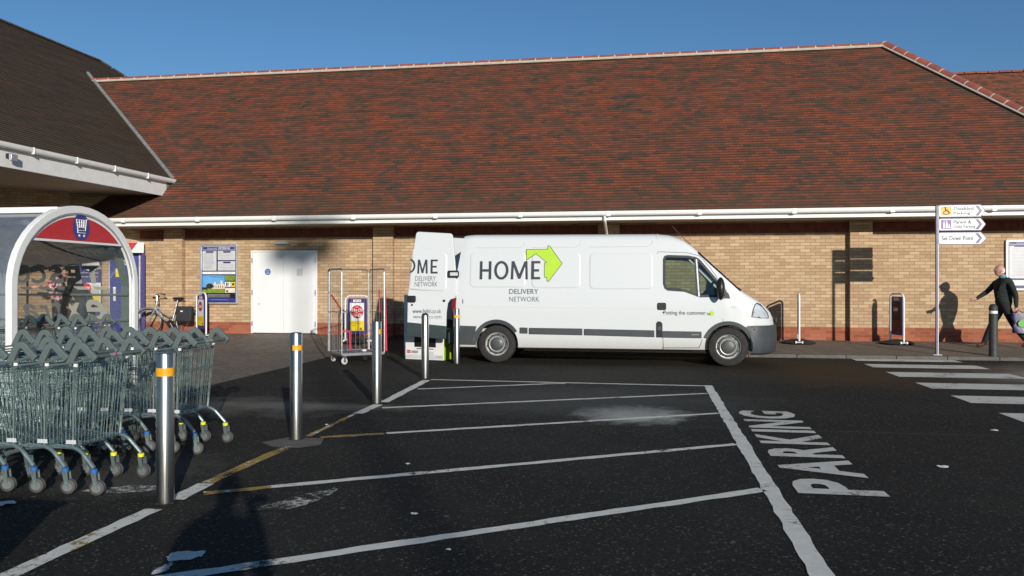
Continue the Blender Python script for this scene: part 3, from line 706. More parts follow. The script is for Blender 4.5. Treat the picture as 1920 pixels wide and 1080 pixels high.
letters(e, 'on your insurance', 0, 1, 0, 1, lambda a, b: cw(1.38-.36*a, 1.60+.05*b, .044), 'white')
e.build('advert_print', None, ip)
e = MB(); cbox(e, .95, 1.28, .9, 1.47, .041, .06, 'white'); cbox(e, .98, 1.25, .95, 1.43, .061, .066, 'grey_pr')
vs = [cw(1.27+.10*cos(t*pi/12), 1.33+.13*sin(t*pi/12), .075) for t in range(24)]; e.add(vs, [tuple(range(24))], 'red')
letters(e, '£500', 0, 1, 0, 1, lambda a, b: cw(1.34-.14*a, 1.29+.08*b, .078), 'white')
vs = [cw(1.08+.11*cos(t*pi/12), 1.08+.13*sin(t*pi/12), .070) for t in range(24)]; e.add(vs, [tuple(range(24))], 'yellow'); e.build('advert_poster', None, ip)
e = MB(); cbox(e, -.03, 4.6, 2.25, 2.53, 0, .32); hd = e.build('header_box', 'upvc_grey', ent, bevel=.006); hd['o'] = ent['o']
e = MB(); cbox(e, .30, 1.15, 2.262, 2.518, .321, .325, 'red'); e.add([cw(.30, 2.262, .323), cw(.30, 2.518, .323), cw(.12, 2.518, .323)], [(0, 1, 2)], 'red')
letters(e, '24hr Cash', 0, 1, 0, 1, lambda a, b: cw(1.10-.72*a, 2.33+.12*b, .328), 'white', off=.01); e.build('header_sign', None, hd)
e = MB(); cbox(e, 1.80, 2.45, 3.12, 3.36, .22, .30, 'red'); letters(e, '24hr', 0, 1, 0, 1, lambda a, b: cw(2.2-.3*a, 3.24+.09*b, .303), 'grey_pr'); e.build('red_sign', None, ent)
e = MB(); cbox(e, 1.85, 2.02, 1.42, 1.80, .0, .03, 'red'); letters(e, 'OPEN', 0, 1, 0, 1, lambda a, b: cw(2.0-.13*a, 1.53+.05*b, .033), 'white'); e.build('red_notice', None, ent)
e = MB(); e.lathe([(0, 3.22), (.05, 3.2), (.085, 3.12), (.085, 3.02), (0, 3.0)], 12, cw(.74, 0, .15)); o = e.build('entrance_lamp', 'blue'); tag(o, 'small blue dome lamp on brick wall under the wing roof', 'lamp')
e = MB(); e.box((WX+.06, 13.72, 3.92), (.10, .12, .09), 'black'); e.box((WX+.13, 13.72, 3.89), (.06, .16, .13), 'alu'); e.tube([(WX+.01, 13.72, 3.92), (WX+.10, 13.72, 3.97)], .012, 6, 'black')
tag(e.build('floodlight', None, bevel=.006), 'small floodlight fixed to the white fascia of the left wing', 'floodlight')

# far roof beyond the hip at the right
fb = thing('rear_building', 'brick building with mossy red tiled roof behind the right hip end', 'building', (22, 40, 0))
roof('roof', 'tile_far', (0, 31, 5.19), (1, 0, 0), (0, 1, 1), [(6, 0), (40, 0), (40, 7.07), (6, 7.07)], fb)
mr, mm = MB(), MB(); caps((6, 36, 10.2), (40, 36, 10.2), mr, mm, r=.12); mr.build('ridge_tiles', 'ridge', fb)
mb = MB(); mb.bb(6.5, 39.5, 31.5, 40.5, 0, 5.1); mb.build('wall', 'brick', fb)
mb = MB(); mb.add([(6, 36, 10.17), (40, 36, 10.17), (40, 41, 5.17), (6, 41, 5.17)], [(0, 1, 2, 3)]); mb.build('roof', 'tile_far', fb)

# wall light over the doors
lt = thing('wall_light', 'grey bulkhead light fixed above the white double doors', 'light', (-9.08, WY, 2.48))
mb = MB(); mb.bb(-9.27, -8.90, WY-.05, WY, 2.45, 2.53); mb.build('housing', 'mid_pr', lt, bevel=.008)
mb = MB(); mb.bb(-9.26, -8.91, WY-.10, WY-.051, 2.455, 2.525); mb.build('diffuser', 'lampglass', lt, bevel=.015)

# ---- notice boards on the wall
def board(name, label, x0, x1, z0, z1, full):
    t = thing(name, label, 'notice board', ((x0+x1)/2, WY, z0)); Y = WY-.06
    mb = MB(); fw = .045
    mb.bb(x0, x1, Y, WY, z0, z0+fw); mb.bb(x0, x1, Y, WY, z1-fw, z1); mb.bb(x0, x0+fw, Y, WY, z0+fw, z1-fw); mb.bb(x1-fw, x1, Y, WY, z0+fw, z1-fw)
    mb.build('frame', 'alu' if full else 'white', t, bevel=.006)
    W, H = x1-x0, z1-z0; fx = lambda u: x0+u*W; fz = lambda v: z0+v*H
    mb = MB(); mb.bb(x0+fw, x1-fw, Y+.02, WY-.01, z0+fw, z1-fw); mb.build('backing', 'navy', t)
    q = MB(); d = [Y+.0185]
    def rc(u0, u1, v0, v1, m, k=0, r=None):
        if r: q.add([(a, d[0]-k*.001, b) for a, b in rrect(fx(u0), fx(u1), fz(v0), fz(v1), r)], [tuple(range(24))], m)
        else: q.add([(fx(u0), d[0]-k*.001, fz(v0)), (fx(u1), d[0]-k*.001, fz(v0)), (fx(u1), d[0]-k*.001, fz(v1)), (fx(u0), d[0]-k*.001, fz(v1))], [(0, 1, 2, 3)], m)
    fl = lambda a, b: (fx(a), d[0]-.003, fz(b))
    top = .905
    rc(.06, .94, .905, .965, 'white', 0, .035); rc(.066, .934, .91, .96, 'blue', 1, .03)
    letters(q, 'Essential', .20, .45, .922, .948, fl, 'grey_pr'); letters(q, 'WEYBRIDGE', .48, .80, .922, .948, fl, 'white', off=.02)
    if not full: rc(.06, .94, .24, .88, 'grey_pr', 0); rc(.06, .94, .10, .20, 'white', 0); letters(q, 'Local Map of the Town', .3, .9, .14, .165, fl, 'ink')
    if full: rc(.06, .44, .56, .89, 'grey_pr', 0); rc(.475, .94, .735, .89, 'grey_pr', 0); rc(.475, .94, .56, .715, 'grey_pr', 0); rc(.06, .94, .50, .54, 'white', 0)
    for a, b, z in ((.15, .36, .872), (.62, .82, .872), (.62, .82, .695)): rc(a, b, z-.014, z+.012, 'navy', 1, .012)
    for k in range(13 if full else 0): rc(.10, .30+rnd.uniform(0, .08), .84-k*.021, .847-k*.021, 'mid_pr', 1)
    for k in range(4 if full else 0): rc(.50, .90, .835-k*.025, .839-k*.025, 'mid_pr', 1); rc(.50, .90, .66-k*.025, .664-k*.025, 'mid_pr', 1)
    if full: letters(q, 'Local Map', .30, .50, .513, .527, fl, 'ink'); letters(q, 'www.weybridge', .60, .86, .513, .527, fl, 'ink')
    if full:
        rc(.06, .66, .19, .48, 'sky_pr', 0); rc(.06, .66, .185, .26, 'lawn_pr', 1); rc(.33, .66, .255, .33, 'cream_pr', 2); rc(.38, .42, .33, .37, 'cream_pr', 2); rc(.55, .6, .33, .39, 'cream_pr', 2)
        q.add([(fx(.26+.10*cos(t*pi/8)), d[0]-.0025, fz(.30+.045*sin(t*pi/8))) for t in range(16)], [tuple(range(16))], 'tree_pr')
        rc(.06, .2, .24, .28, 'tree_pr', 2); letters(q, 'The Oak House', .26, .60, .445, .465, fl, 'navy')
        for k in range(5): rc(.36+k*.06, .38+k*.06, .27, .31, 'tree_pr', 3)
        rc(.67, .94, .39, .48, 'lawn_pr', 1); rc(.67, .82, .29, .37, 'white', 1); rc(.83, .94, .29, .37, 'yellow', 1); rc(.67, .94, .19, .27, 'cream_pr', 1)
        rc(.70, .74, .30, .36, 'tree_pr', 2); rc(.76, .78, .31, .36, 'tree_pr', 2); rc(.86, .92, .31, .35, 'tree_pr', 2); rc(.7, .75, .2, .23, 'tree_pr', 2); rc(.8, .86, .21, .25, 'white', 2)
        rc(.06, .94, .10, .18, 'black', 1)
        for k in range(3): rc(.2, .8, .155-k*.02, .163-k*.02, 'mid_pr', 2)
        rc(.06, .94, .05, .095, 'blue', 1); letters(q, 'Local information for you', .3, .75, .065, .08, fl, 'grey_pr')
    else:
        for k in range(20): rc(.12, .55+rnd.uniform(0, .1), .82-k*.028, .826-k*.028, 'mid_pr', 1); rc(.66, .9, .82-k*.028, .826-k*.028, 'mid_pr', 1)
    q.build('print', None, t, smooth=False, weld=False); return t
board('notice_board', 'aluminium framed town notice board with a mansion picture, left of the doors', -11.36, -10.32, .92, 2.47, True)
t = board('notice_board', 'white framed notice board at the right edge behind the walking man', 7.96, 9.05, 1.30, 2.42, False)
# ================================================================ delivery van (faces +X, driver's side towards the camera)
VY = 15.395; HW = .995
def lerp(tab, x):
    if x <= tab[0][0]: return tab[0][1]
    for (a, b), (c, d) in zip(tab, tab[1:]):
        if x <= c: return b+(d-b)*(x-a)/(c-a)
    return tab[-1][1]
def smooth_lerp(tab, x):
    return (lerp(tab, x-.04)+2*lerp(tab, x)+lerp(tab, x+.04))/4
ZT = [(-3.5, 2.375), (-3.2, 2.395), (.25, 2.375), (.50, 2.35), (.70, 2.275), (.86, 2.165), (1.0, 2.03), (1.72, 1.345), (1.85, 1.26), (2.02, 1.165), (2.15, 1.07), (2.26, .95), (2.32, .83), (2.35, .70), (2.36, .5)]
HWT = [(-3.5, .975), (-3.3, .995), (1.45, .995), (1.75, .975), (1.95, .93), (2.1, .86), (2.2, .77), (2.28, .65), (2.33, .5), (2.36, .36)]
def zt(x): return smooth_lerp(ZT, x)
def hwx(x): return smooth_lerp(HWT, x)
def tum(z): return max(0, z-1.1)*.115
def van_y(x, z): return VY-hwx(x)+tum(z)
def zb(x): return .26
def section(x, inset=0, zlo=None):
    t = zt(x)-inset; b = (zb(x) if zlo is None else zlo)+0*inset; h = hwx(x)-inset
    r = min(lerp([(-3.5, .17), (.5, .17), (1.0, .12), (1.75, .10), (2.2, .12), (2.36, .06)], x), (t-b)*.4)
    pts = [(0, b), (h-.10, b), (h-.03, b+.03), (h-.008, b+.09)]
    z0 = b+.2; z1 = t-r
    for k in range(9):
        z = z0+(z1-z0)*k/8; pts.append((h-tum(z), z))
    ht = h-tum(z1)
    for k in range(1, 7):
        a = R(90*k/6); pts.append((ht-r+r*cos(a), z1+r*sin(a)*(.82 if r > .1 else .9)))
    zc = pts[-1][1]
    for k in range(1, 5): f = 1-k/4; pts.append(((ht-r)*f, zc+(t-zc)*(1-f*f)))
    return pts
def loft(xs, inset=0, zlo=None, shear=True):
    mb = MB(); n = None
    for x in xs:
        s = section(x, inset, zlo); full = [(-a, b) for a, b in s]+[(a, b) for a, b in s[::-1]][1:-1]; n = len(full)
        for a, b in full:
            k = 0
            if shear and x < -3.0: k = max(0, b-1.35)*.17*(-3.0-x)/.44
            mb.v.append((x+k, VY+a, b))
    for i in range(len(xs)-1):
        for k in range(n): l = (k+1) % n; mb.f.append([i*n+k, i*n+l, (i+1)*n+l, (i+1)*n+k]); mb.mi.append(0)
    mb.f.append(list(range(n))[::-1]); mb.mi.append(0); mb.f.append([(len(xs)-1)*n+k for k in range(n)]); mb.mi.append(0)
    return mb
def VS(x, y, off=0):
    Y = 14.4
    for _ in range(6): p = P(x, y, Y); Y = van_y(p[0], p[2])
    return (p[0], Y-off, p[2])
def vs2(pts): return [(lambda q: (q[0], q[2]))(VS(*p)) for p in pts]
def von(off): return lambda a, b: (a, van_y(a, b)-off, b)

van = thing('delivery_van', 'white high roof delivery van with lime house arrow and its rear doors open', 'van', (-.55, VY, 0))
bpy.data.objects  # cutters are applied, then deleted
xs = [-3.44, -3.42, -3.36]+[-3.3+.12*i for i in range(30)]; xs = [x for x in xs if x < .2]+[.2+.04*i for i in range(52)]+[2.30, 2.325, 2.345, 2.355]
xs = sorted(set(round(x, 3) for x in xs if x <= 2.356))
body = loft(xs).build('body', 'van', van, smooth=True)
def boolean(target, cutters):
    for c in cutters:
        m = target.modifiers.new('cut', 'BOOLEAN'); m.operation = 'DIFFERENCE'; m.solver = 'EXACT'; m.object = c
    dg = bpy.context.evaluated_depsgraph_get(); me = bpy.data.meshes.new_from_object(target.evaluated_get(dg)); target.modifiers.clear()
    target.data = me; me.set_sharp_from_angle(angle=R(35))
    for c in cutters: bpy.data.objects.remove(c)
cut = []
c1 = loft([.10, .3, .5, .7, .85, 1.0, 1.2, 1.4, 1.6, 1.75], .05, .62, False); cut.append(c1.build('cut', 'black'))
c2 = loft([-3.9, -3.0, -2, -1, 0.02], .06, .62, False); cut.append(c2.build('cut', 'black'))
RWc, FWc, WZc = -2.63, 1.487, .345
for xc in (RWc, FWc):
    for y0, y1 in ((VY-1.2, VY-.62), (VY+.62, VY+1.2)):
        mb = MB(); mb.lathe([(.40, y0), (.40, y1)], 40, (xc, 0, WZc), 'y'); cut.append(mb.build('cut', 'black'))
win = vs2([(1243, 486), (1246, 479.5), (1252, 478), (1290, 479), (1305, 482), (1312, 486), (1349, 529), (1350, 557), (1312, 557.5), (1283, 547), (1252, 545), (1246, 541), (1243, 532)])
mb = MB(); ins = offset_poly(win, -.035); mb.prism(ins, lambda a, b: (a, VY-1.3, b), lambda a, b: (a, VY+1.3, b)); cut.append(mb.build('cut', 'black'))
# windscreen opening
mb = MB()
mb.prism([(1.02, 2.12), (1.10, 2.22), (1.86, 1.46), (1.69, 1.28), (1.60, 1.36), (.98, 1.9)], lambda a, b: (a, VY-.74, b), lambda a, b: (a, VY+.74, b)); cut.append(mb.build('cut', 'black'))
boolean(body, cut)

def patch(name, poly, mat, off, parent=van, thick=0, bevel=0):
    mb = MB()
    if thick: mb.prism(poly, von(off), von(off-thick))
    else: mb.add([von(off)(*p) for p in poly], [tuple(range(len(poly)))])
    o = mb.build(name, mat, parent, bevel=bevel); o['o'] = van['o']; return o
def ring(name, poly, d, mat, off, th, parent=van):
    out = offset_poly(poly, d); n = len(poly); mb = MB(); f = von(off); g = von(off-th)
    mb.v = [f(*p) for p in poly]+[f(*p) for p in out]+[g(*p) for p in poly]+[g(*p) for p in out]
    for i in range(n):
        j = (i+1) % n
        for q in ((i, j, n+j, n+i), (n+i, n+j, 3*n+j, 3*n+i), (2*n+i, 2*n+j, j, i)): mb.f.append(list(q)); mb.mi.append(0)
    o = mb.build(name, mat, parent); o['o'] = van['o']; return o
# near side window: rubber seal, divider, panes; mirrored on the far side
def mir(o, name):
    me = o.data.copy(); me.transform(Matrix.Diagonal((1, -1, 1, 1)))
    p = bpy.data.objects.new(name, me); COL.objects.link(p); p.parent = o.parent; return p
sl = ring('window_seal', win, -.042, 'black', .006, .012); mir(sl, 'window_seal')
gl = patch('side_window', offset_poly(win, -.030), 'glass', -.012); mir(gl, 'side_window')
dv = patch('window_divider', vs2([(1301, 482), (1309, 484), (1314, 556), (1306, 556)]), 'black', .004, thick=.02)
patch('window_divider', vs2([(1304.5, 486), (1307, 486), (1312, 556), (1309.5, 556)]), 'alu', .007, thick=.004)
# windscreen: bowed sheet
mb = MB(); N = 12; vsn = []
for i in range(9):
    t = i/8; x = 1.0+.74*t
    for k in range(N+1):
        a = -1+2*k/N; y = a*.80*(1-.0*t); z = zt(x)-.10*abs(a)**2.4*(.6)-.012; vsn.append((x-.09*abs(a)**2.5, VY+y, z+.0))
mb.add(vsn, [(i*(N+1)+k, i*(N+1)+k+1, (i+1)*(N+1)+k+1, (i+1)*(N+1)+k) for i in range(8) for k in range(N)]); mb.build('windscreen', 'glass_d', van)
mb = MB()
for s in (-1, 1):
    mb.tube([(.97, VY+s*.76, 2.03), (1.35, VY+s*.80, 1.665), (1.70, VY+s*.85, 1.335)], .014, 8)
mb.tube([(1.70, VY-.86, 1.335), (1.765, VY-.4, 1.33), (1.78, VY, 1.33), (1.765, VY+.4, 1.33), (1.70, VY+.86, 1.335)], .022, 8)
mb.build('windscreen_seal', 'black', van)
mb = MB(); mb.tube([(1.70, VY-.55, 1.37), (1.56, VY-.50, 1.50), (1.62, VY-.05, 1.46)], .010, 6); mb.tube([(1.74, VY-.50, 1.35), (1.66, VY-.52, 1.40)], .016, 6); mb.box((1.70, VY-.45, 1.36), (.07, .04, .03)); mb.build('wiper', 'black', van)
mb = MB(); mb.tube([(.86, VY-.45, 2.17), (.62, VY-.45, 2.42), (.55, VY-.45, 2.5)], .006, 5); mb.build('aerial', 'black', van)
mb = MB(); xsw = [.98+.06*i for i in range(13)]
for sg_ in (-1, 1):
    vs = []
    for x in xsw:
        s_ = section(x); 
        for a, b in s_[14:19]: vs.append((x, VY+sg_*(a+.004), b+.006))
    mb.add(vs, [(5*i+k, 5*i+k+1, 5*i+k+6, 5*i+k+5) for i in range(12) for k in range(4)])
mb.build('windscreen_edge', 'black', van)
# lines, pressed panels, mouldings
mb = MB()
def line(pts, off=.0015, wd=.007, m=None):
    q = [Vector((a, 0, b)) for a, b in pts]
    for a, b in zip(q, q[1:]):
        d = (b-a); L = d.length
        if L < 1e-6: continue
        d.normalize(); n = Vector((-d.z, 0, d.x))*wd/2; a2 = a-d*wd*.3; b2 = b+d*wd*.3
        mb.add([von(off)(v.x, v.z) for v in (a2+n, a2-n, b2-n, b2+n)], [(0, 1, 2, 3)], m)
line([(-2.04, .34), (-2.04, 2.25)], wd=.006, m='crease'); line([(-1.045, .34), (-1.045, 2.25)], wd=.006, m='crease')
line(vs2([(1233, 438), (1233, 472)]), wd=.006, m='crease')
line(vs2([(1233, 473), (1233, 628), (1243, 634), (1244, 655)]), wd=.008, m='groove')
line(vs2([(1234, 472), (1290, 474), (1312, 480), (1330, 500), (1362, 545)]), wd=.008, m='groove')
line(vs2([(1356, 560), (1356, 604)]), wd=.008, m='groove'); line(vs2([(1244, 652), (1311, 652), (1317, 636)]), wd=.007, m='groove')
line([(-3.2, 1.03), (1.3, 1.0)], wd=.010, m='crease')
for l in (vs2([(1233, 474), (1233, 560)]),): pass
mb.build('panel_lines', None, van, smooth=False, weld=False)
mb = MB()
for x0, x1, z0, z1 in ((-3.14, -2.10, 1.38, 2.03), (-1.99, -1.10, 1.37, 2.02), (-.94, .19, 1.35, 2.0)):
    p = rrect(x0, x1, z0, z1, .09, 6); q = offset_poly(p, -.022)
    n = len(p); o = len(mb.v)
    mb.v += [von(.0012)(*a) for a in p]+[von(.009)(*a) for a in q]; k = mb.mat('van')
    for i in range(n): mb.f.append([o+i, o+(i+1) % n, o+n+(i+1) % n, o+n+i]); mb.mi.append(k)
    mb.add([von(.009)(*a) for a in q], [tuple(range(n))], 'van')
mb.build('side_panel_pressing', 'van', van, smooth=False)
mb = MB()
for x0, x1 in ((-3.05, -2.12), (-2.0, -1.10), (-.94, .19)):
    for z, a, b in ((2.11, x0, x1-.1),):
        for k in range(10):
            p = (a+(b-a)*k/10, a+(b-a)*(k+1)/10)
            mb.add([von(.002)(p[0], z), von(.002)(p[1], z), von(.007)(p[1], z+.012), von(.007)(p[0], z+.012)], [(0, 1, 2, 3)])
    mb.tube([von(.002)(x1-.1, 2.115), von(.002)(x1-.02, 2.15), von(.003)(x1, 2.22)], .006, 5)
mb.build('upper_crease', 'van', van)
def mould(x0, x1, z0a, z1a, z0b, z1b):
    mb = MB(); poly = [(x0, z0a), (x1, z0b), (x1, z1b), (x0, z1a)]
    mb.prism(poly, von(.020), von(-.01)); o = mb.build('side_moulding', 'trim', van, bevel=.008)
mould(-2.20, -2.055, .545, .655, .545, .652); mould(-2.03, -1.06, .535, .65, .525, .645); mould(-1.03, .215, .525, .64, .505, .625); mould(.345, 1.03, .50, .615, .495, .61)
mb = MB(); letters(mb, 'MOVANO', .86, .98, .548, .565, von(.022), 'grey_pr'); mb.build('badge', None, van)
patch('fuel_flap', [(.245, .50), (.245, .75), (.27, .785), (.33, .78), (.355, .74), (.355, .50)], 'black', .012, thick=.02, bevel=.006)
mb = MB(); mb.lathe([(0, van_y(.3, .66)-.03), (.04, van_y(.3, .66)-.03), (.045, van_y(.3, .66)-.005), (0, van_y(.3, .66))], 16, (.30, 0, .66), 'y'); mb.build('fuel_cap', 'trim', van)
def arch(xc, a0, a1):
    mb = MB(); n = 22; vs = []; r0, r1 = .385, .445
    for i in range(n+1):
        a = R(a0+(a1-a0)*i/n)
        for r, o in ((r0, -.05), (r0, .022), (r1, .028), (r1+.01, -.01)):
            x, z = xc+r*cos(a), WZc+r*sin(a); vs.append((x, van_y(xc, z)-o if xc < 0 else van_y(x, z)-o, z))
    mb.add(vs, [(i*4+k, i*4+k+1, i*4+k+5, i*4+k+4) for i in range(n) for k in range(3)]); o = mb.build('arch_trim', 'trim', van); mir(o, 'arch_trim')
arch(RWc, 32, 175); arch(FWc, 22, 158)
# rear corner moulding and bumper, front bumper wrapped round the nose
mb = MB(); mb.prism([(-3.47, .33), (-3.02, .33), (-3.02, .60), (-3.00, .67), (-3.47, .685)], von(.018), von(-.02)); mb.build('rear_corner_moulding', 'trim', van, bevel=.01)
mb = MB(); mb.bb(-3.56, -3.40, VY-.97, VY+.97, .33, .56); mb.build('rear_bumper', 'trim_d', van, bevel=.03)
mb = MB(); cols = []
xsb = [1.80, 1.84, 1.88, 1.95, 2.02, 2.1, 2.18, 2.24, 2.29, 2.33, 2.36]
path = [(x, -hwx(x)) for x in xsb]+[(2.372, -.2), (2.375, 0), (2.372, .2)]+[(x, hwx(x)) for x in xsb[::-1]]
lev = [(.20, -.06), (.235, .0), (.30, .022), (.42, .034), (.55, .034), (.66, .026), (.715, .018), (.728, -.03)]
vs = []
for z, o in lev:
    for i, (x, y) in enumerate(path):
        a = Vector(path[max(0, i-1)]); b = Vector(path[min(len(path)-1, i+1)]); d = (b-a).normalized(); nn = Vector((d.y, -d.x))
        xx = x
        if i < 3 or i > len(path)-4:   # follow the round of the wheel arch
            dz = max(0, .41**2-(z-WZc)**2); xx = max(x-.10, FWc+math.sqrt(dz)-.0) if x < 1.9 else x
            xx = min(xx+.001*i, 1.93)
        vs.append((xx+nn.x*o, VY+y+nn.y*o, z))
n = len(path)
mb.add(vs, [(j*n+i, j*n+i+1, (j+1)*n+i+1, (j+1)*n+i) for j in range(len(lev)-1) for i in range(n-1)]); mb.build('front_bumper', 'trim', van)
mb = MB(); mb.add([VS(x, y, .040) for x, y in ((1438, 617), (1446, 617), (1448, 624), (1439, 624))], [(0, 1, 2, 3)]); mb.build('bumper_reflector', 'chrome', van)
mb = MB(); p = VS(1414.5, 618, .032); mb.lathe([(0, p[1]-.006), (.012, p[1]-.006), (.014, p[1]+.004), (0, p[1]+.004)], 10, (p[0], 0, p[2]), 'y'); mb.build('bumper_plug', 'black', van)
# grille and number plate at the front
mb = MB(); mb.bb(2.37, 2.395, VY-.42, VY+.42, .75, .84); mb.build('grille', 'trim_d', van, bevel=.01)
# headlamps
hl = [(1409.5, 594), (1412, 581), (1416, 571), (1419, 568), (1425, 570), (1432, 578), (1438.5, 586), (1441, 594), (1440.5, 596.5), (1425, 596)]
for s in (-1, 1):
    mb = MB(); q = [VS(x, y, .010) for x, y in hl]; q2 = [VS(x, y, -.03) for x, y in hl]
    c = [sum(k[i] for k in q)/len(q) for i in range(3)]; c[0] += .02; c[1] -= .03
    sg = lambda p: (p[0], VY+(p[1]-VY)*(1 if s < 0 else -1), p[2])
    n = len(q); mb.v = [sg(p) for p in q]+[sg(c)]
    for i in range(n): mb.f.append([i, (i+1) % n, n]); mb.mi.append(0)
    h = mb.build('headlamp', 'lens', van); h['o'] = van['o']
    mb = MB(); q3 = [VS(x, y, .003) for x, y in hl]; mb.v = [sg(p) for p in q3]; mb.f = [list(range(n))]; mb.mi = [0]; mb.build('lamp_backing', 'chrome', h)
    mb = MB(); q4 = [VS(x, y, .004) for x, y in ((1429, 575), (1436, 587), (1440, 595), (1436, 595), (1430, 584), (1426, 576))]; mb.v = [sg(p) for p in q4]; mb.f = [list(range(6))]; mb.mi = [0]; mb.build('indicator_lens', 'grey_pr', h)
    mb = MB(); mb.tube([sg(p) for p in q], .006, 6, closed=True); mb.build('lamp_rim', 'trim', h)
mb = MB(); mb.add([von(.004)(*p) for p in rrect(1.53, 1.63, 1.02, 1.06, .018)], [tuple(range(24))]); mb.build('side_indicator', 'grey_pr', van)
# door handle, mirror
patch('door_handle', rrect(.262, .42, .985, 1.115, .03), 'black', .016, thick=.02, bevel=.01)
patch('lock', rrect(.357, .377, .93, .955, .009), 'black', .008, thick=.01)
mt = MB()
p = VS(1349, 541, .18)
mt.sph((1.34, van_y(1.34, 1.4)-.20, 1.365), (.075, .13, .20), 'black', 16, 12)
mt.tube([(1.40, van_y(1.4, 1.28)+.01, 1.27), (1.38, van_y(1.4, 1.28)-.10, 1.28)], .045, 8, 'black')
mt.prism([(1.30, 1.20), (1.52, 1.19), (1.50, 1.27), (1.40, 1.38), (1.33, 1.42)], von(.010), von(-.02), 'black')
m1 = mt.build('door_mirror', None, van); mir(m1, 'door_mirror')
# wheels
for xc in (RWc, FWc):
    for s in (-1, 1):
        yo = VY+s*.975; k = s
        mb = MB(); f = lambda d: yo-k*d      # d = distance inward from the outer face
        T = [(.215, .01), (.235, -.012), (.30, -.012), (.330, .0), (.345, .03), (.345, .17), (.33, .20), (.22, .20)]
        mb.lathe([(r, f(d)) for r, d in T], 44, (xc, 0, WZc), 'y', cap=False); wh = mb.build('tyre', 'tyre', van); wh['o'] = van['o']
        mb = MB(); mb.lathe([(r, f(d)) for r, d in [(.218, .008), (.212, .0), (.205, .014), (.20, .05), (.187, .052), (.178, .036), (.16, .036), (.148, .020), (.14, .010), (.132, .012), (.125, .03), (.06, .03)]], 40, (xc, 0, WZc), 'y', cap=False); rm = mb.build('rim', 'rim', wh); rm['o'] = van['o']
        mb = MB(); mb.lathe([(r, f(d)) for r, d in [(.122, .030), (.118, .008), (.09, -.006), (.03, -.010), (.0, -.010)]], 28, (xc, 0, WZc), 'y'); mb.build('hub_cap', 'hub', wh)
        mb = MB(); mb.lathe([(.150, f(.012)), (.153, f(.026)), (.180, f(.030)), (.186, f(.045))], 36, (xc, 0, WZc), 'y', cap=False); mb.build('rim_channel_shade', 'hub', wh)  # dark ring put in as the shade inside the rim's channel
        mb = MB()
        for q in range(10):
            a = 2*pi*q/10+.2; mb.lathe([(0, f(.028)), (.019, f(.028)), (.019, f(.045)), (0, f(.045))], 8, (xc+.170*cos(a), 0, WZc+.170*sin(a)), 'y')
        mb.build('rim_holes', 'black', wh)
        mb = MB(); mb.lathe([(0, f(.06)), (.215, f(.06)), (.215, f(.19)), (0, f(.19))], 24, (xc, 0, WZc), 'y'); mb.build('brake_drum', 'underbody', wh)
mb = MB(); mb.bb(-3.3, 2.1, VY-.55, VY+.55, .30, .5); mb.bb(-1.9, .9, VY-.75, VY-.55, .24, .4); mb.tube([(-2.63, VY-.8, .345), (-2.63, VY+.8, .345)], .06, 8); mb.tube([(-3.2, VY+.3, .25), (0, VY+.3, .25)], .05, 8)
mb.build('chassis', 'underbody', van)
# interior of the cab
mb = MB(); mb.bb(.04, .10, VY-.9, VY+.9, .62, 1.62); mb.build('bulkhead', 'carg', van)
for sy in (-.5, .15, .55):
    mb = MB(); mb.box((.52, VY+sy, .95), (.5, .46, .16)); mb.box((.27, VY+sy, 1.20), (.12, .44, .55), M3=rotm(R(-14), 'Y')); mb.build('seat', 'seat', van, bevel=.05, seg=3)
mb = MB(); mb.bb(1.35, 1.72, VY-.9, VY+.9, .7, 1.24); mb.build('dashboard', 'trim_d', van, bevel=.06, seg=3)
mb = MB(); c = Vector((1.16, VY-.48, 1.33)); M3 = rotm(R(-52), 'Y')
mb.tube([c+M3@Vector((.21*cos(t*pi/12), .21*sin(t*pi/12), 0)) for t in range(24)], .015, 8, closed=True); mb.tube([c+M3@Vector((-.2, 0, 0)), c, c+M3@Vector((.2, 0, 0))], .018, 6); mb.tube([c, (1.42, VY-.48, 1.1)], .03, 8); mb.build('steering_wheel', 'black', van)
mb = MB(); mb.box((.60, VY-.2, 1.23), (.9, .06, .05)); mb.build('door_card', 'seat', van)
# livery
mb = MB(); caps_home(mb, 'HOME', [(-2.955, -2.735), (-2.685, -2.415), (-2.375, -2.055), (-1.995, -1.83)], 1.53, 1.865, von(.0130), 'ink', .052); mb.build('livery_lettering', None, van, smooth=False)
mb = MB(); letters(mb, 'DELIVERY', -2.395, -1.86, 1.265, 1.355, von(.0125), 'ink_g'); letters(mb, 'NETWORK', -2.395, -1.84, 1.125, 1.215, von(.006), 'ink_g', off=-.004); mb.build('livery_lettering', None, van, smooth=False)
ar = vs2([(840+a/3.6, 420+b/3.6) for a, b in ((532, 174), (674, 172), (678, 149), (686, 150), (769, 267), (679, 386), (669, 383), (669, 360), (653, 358), (653, 263), (671, 261), (595, 199), (530, 241))])
mb = MB(); mb.add([von(.0108)(*p) for p in offset_poly(ar, .010)], [tuple(range(len(ar)))], 'ink'); mb.add([von(.0125)(*p) for p in ar], [tuple(range(len(ar)))], 'lime'); mb.build('house_arrow_emblem', None, van, smooth=False, weld=False)
mb = MB(); letters(mb, 'Putting the customer', .375, 1.10, .885, .975, von(.004), 'ink', off=.008)
e = vs2([(1330, 585), (1334, 582), (1339, 585), (1338, 592), (1331, 592)]); mb.add([von(.0035)(*p) for p in e], [tuple(range(5))], 'lime'); letters(mb, '1st', 1.125, 1.185, .90, .95, von(.005), 'ink', off=.02); mb.build('livery_lettering', None, van, smooth=False)
mb = MB(); mb.add([VS(x, y, .004) for x, y in ((867, 561), (868.5, 561), (868.5, 569), (867, 569))], [(0, 1, 2, 3)]); mb.build('filler_slot', 'black', van)
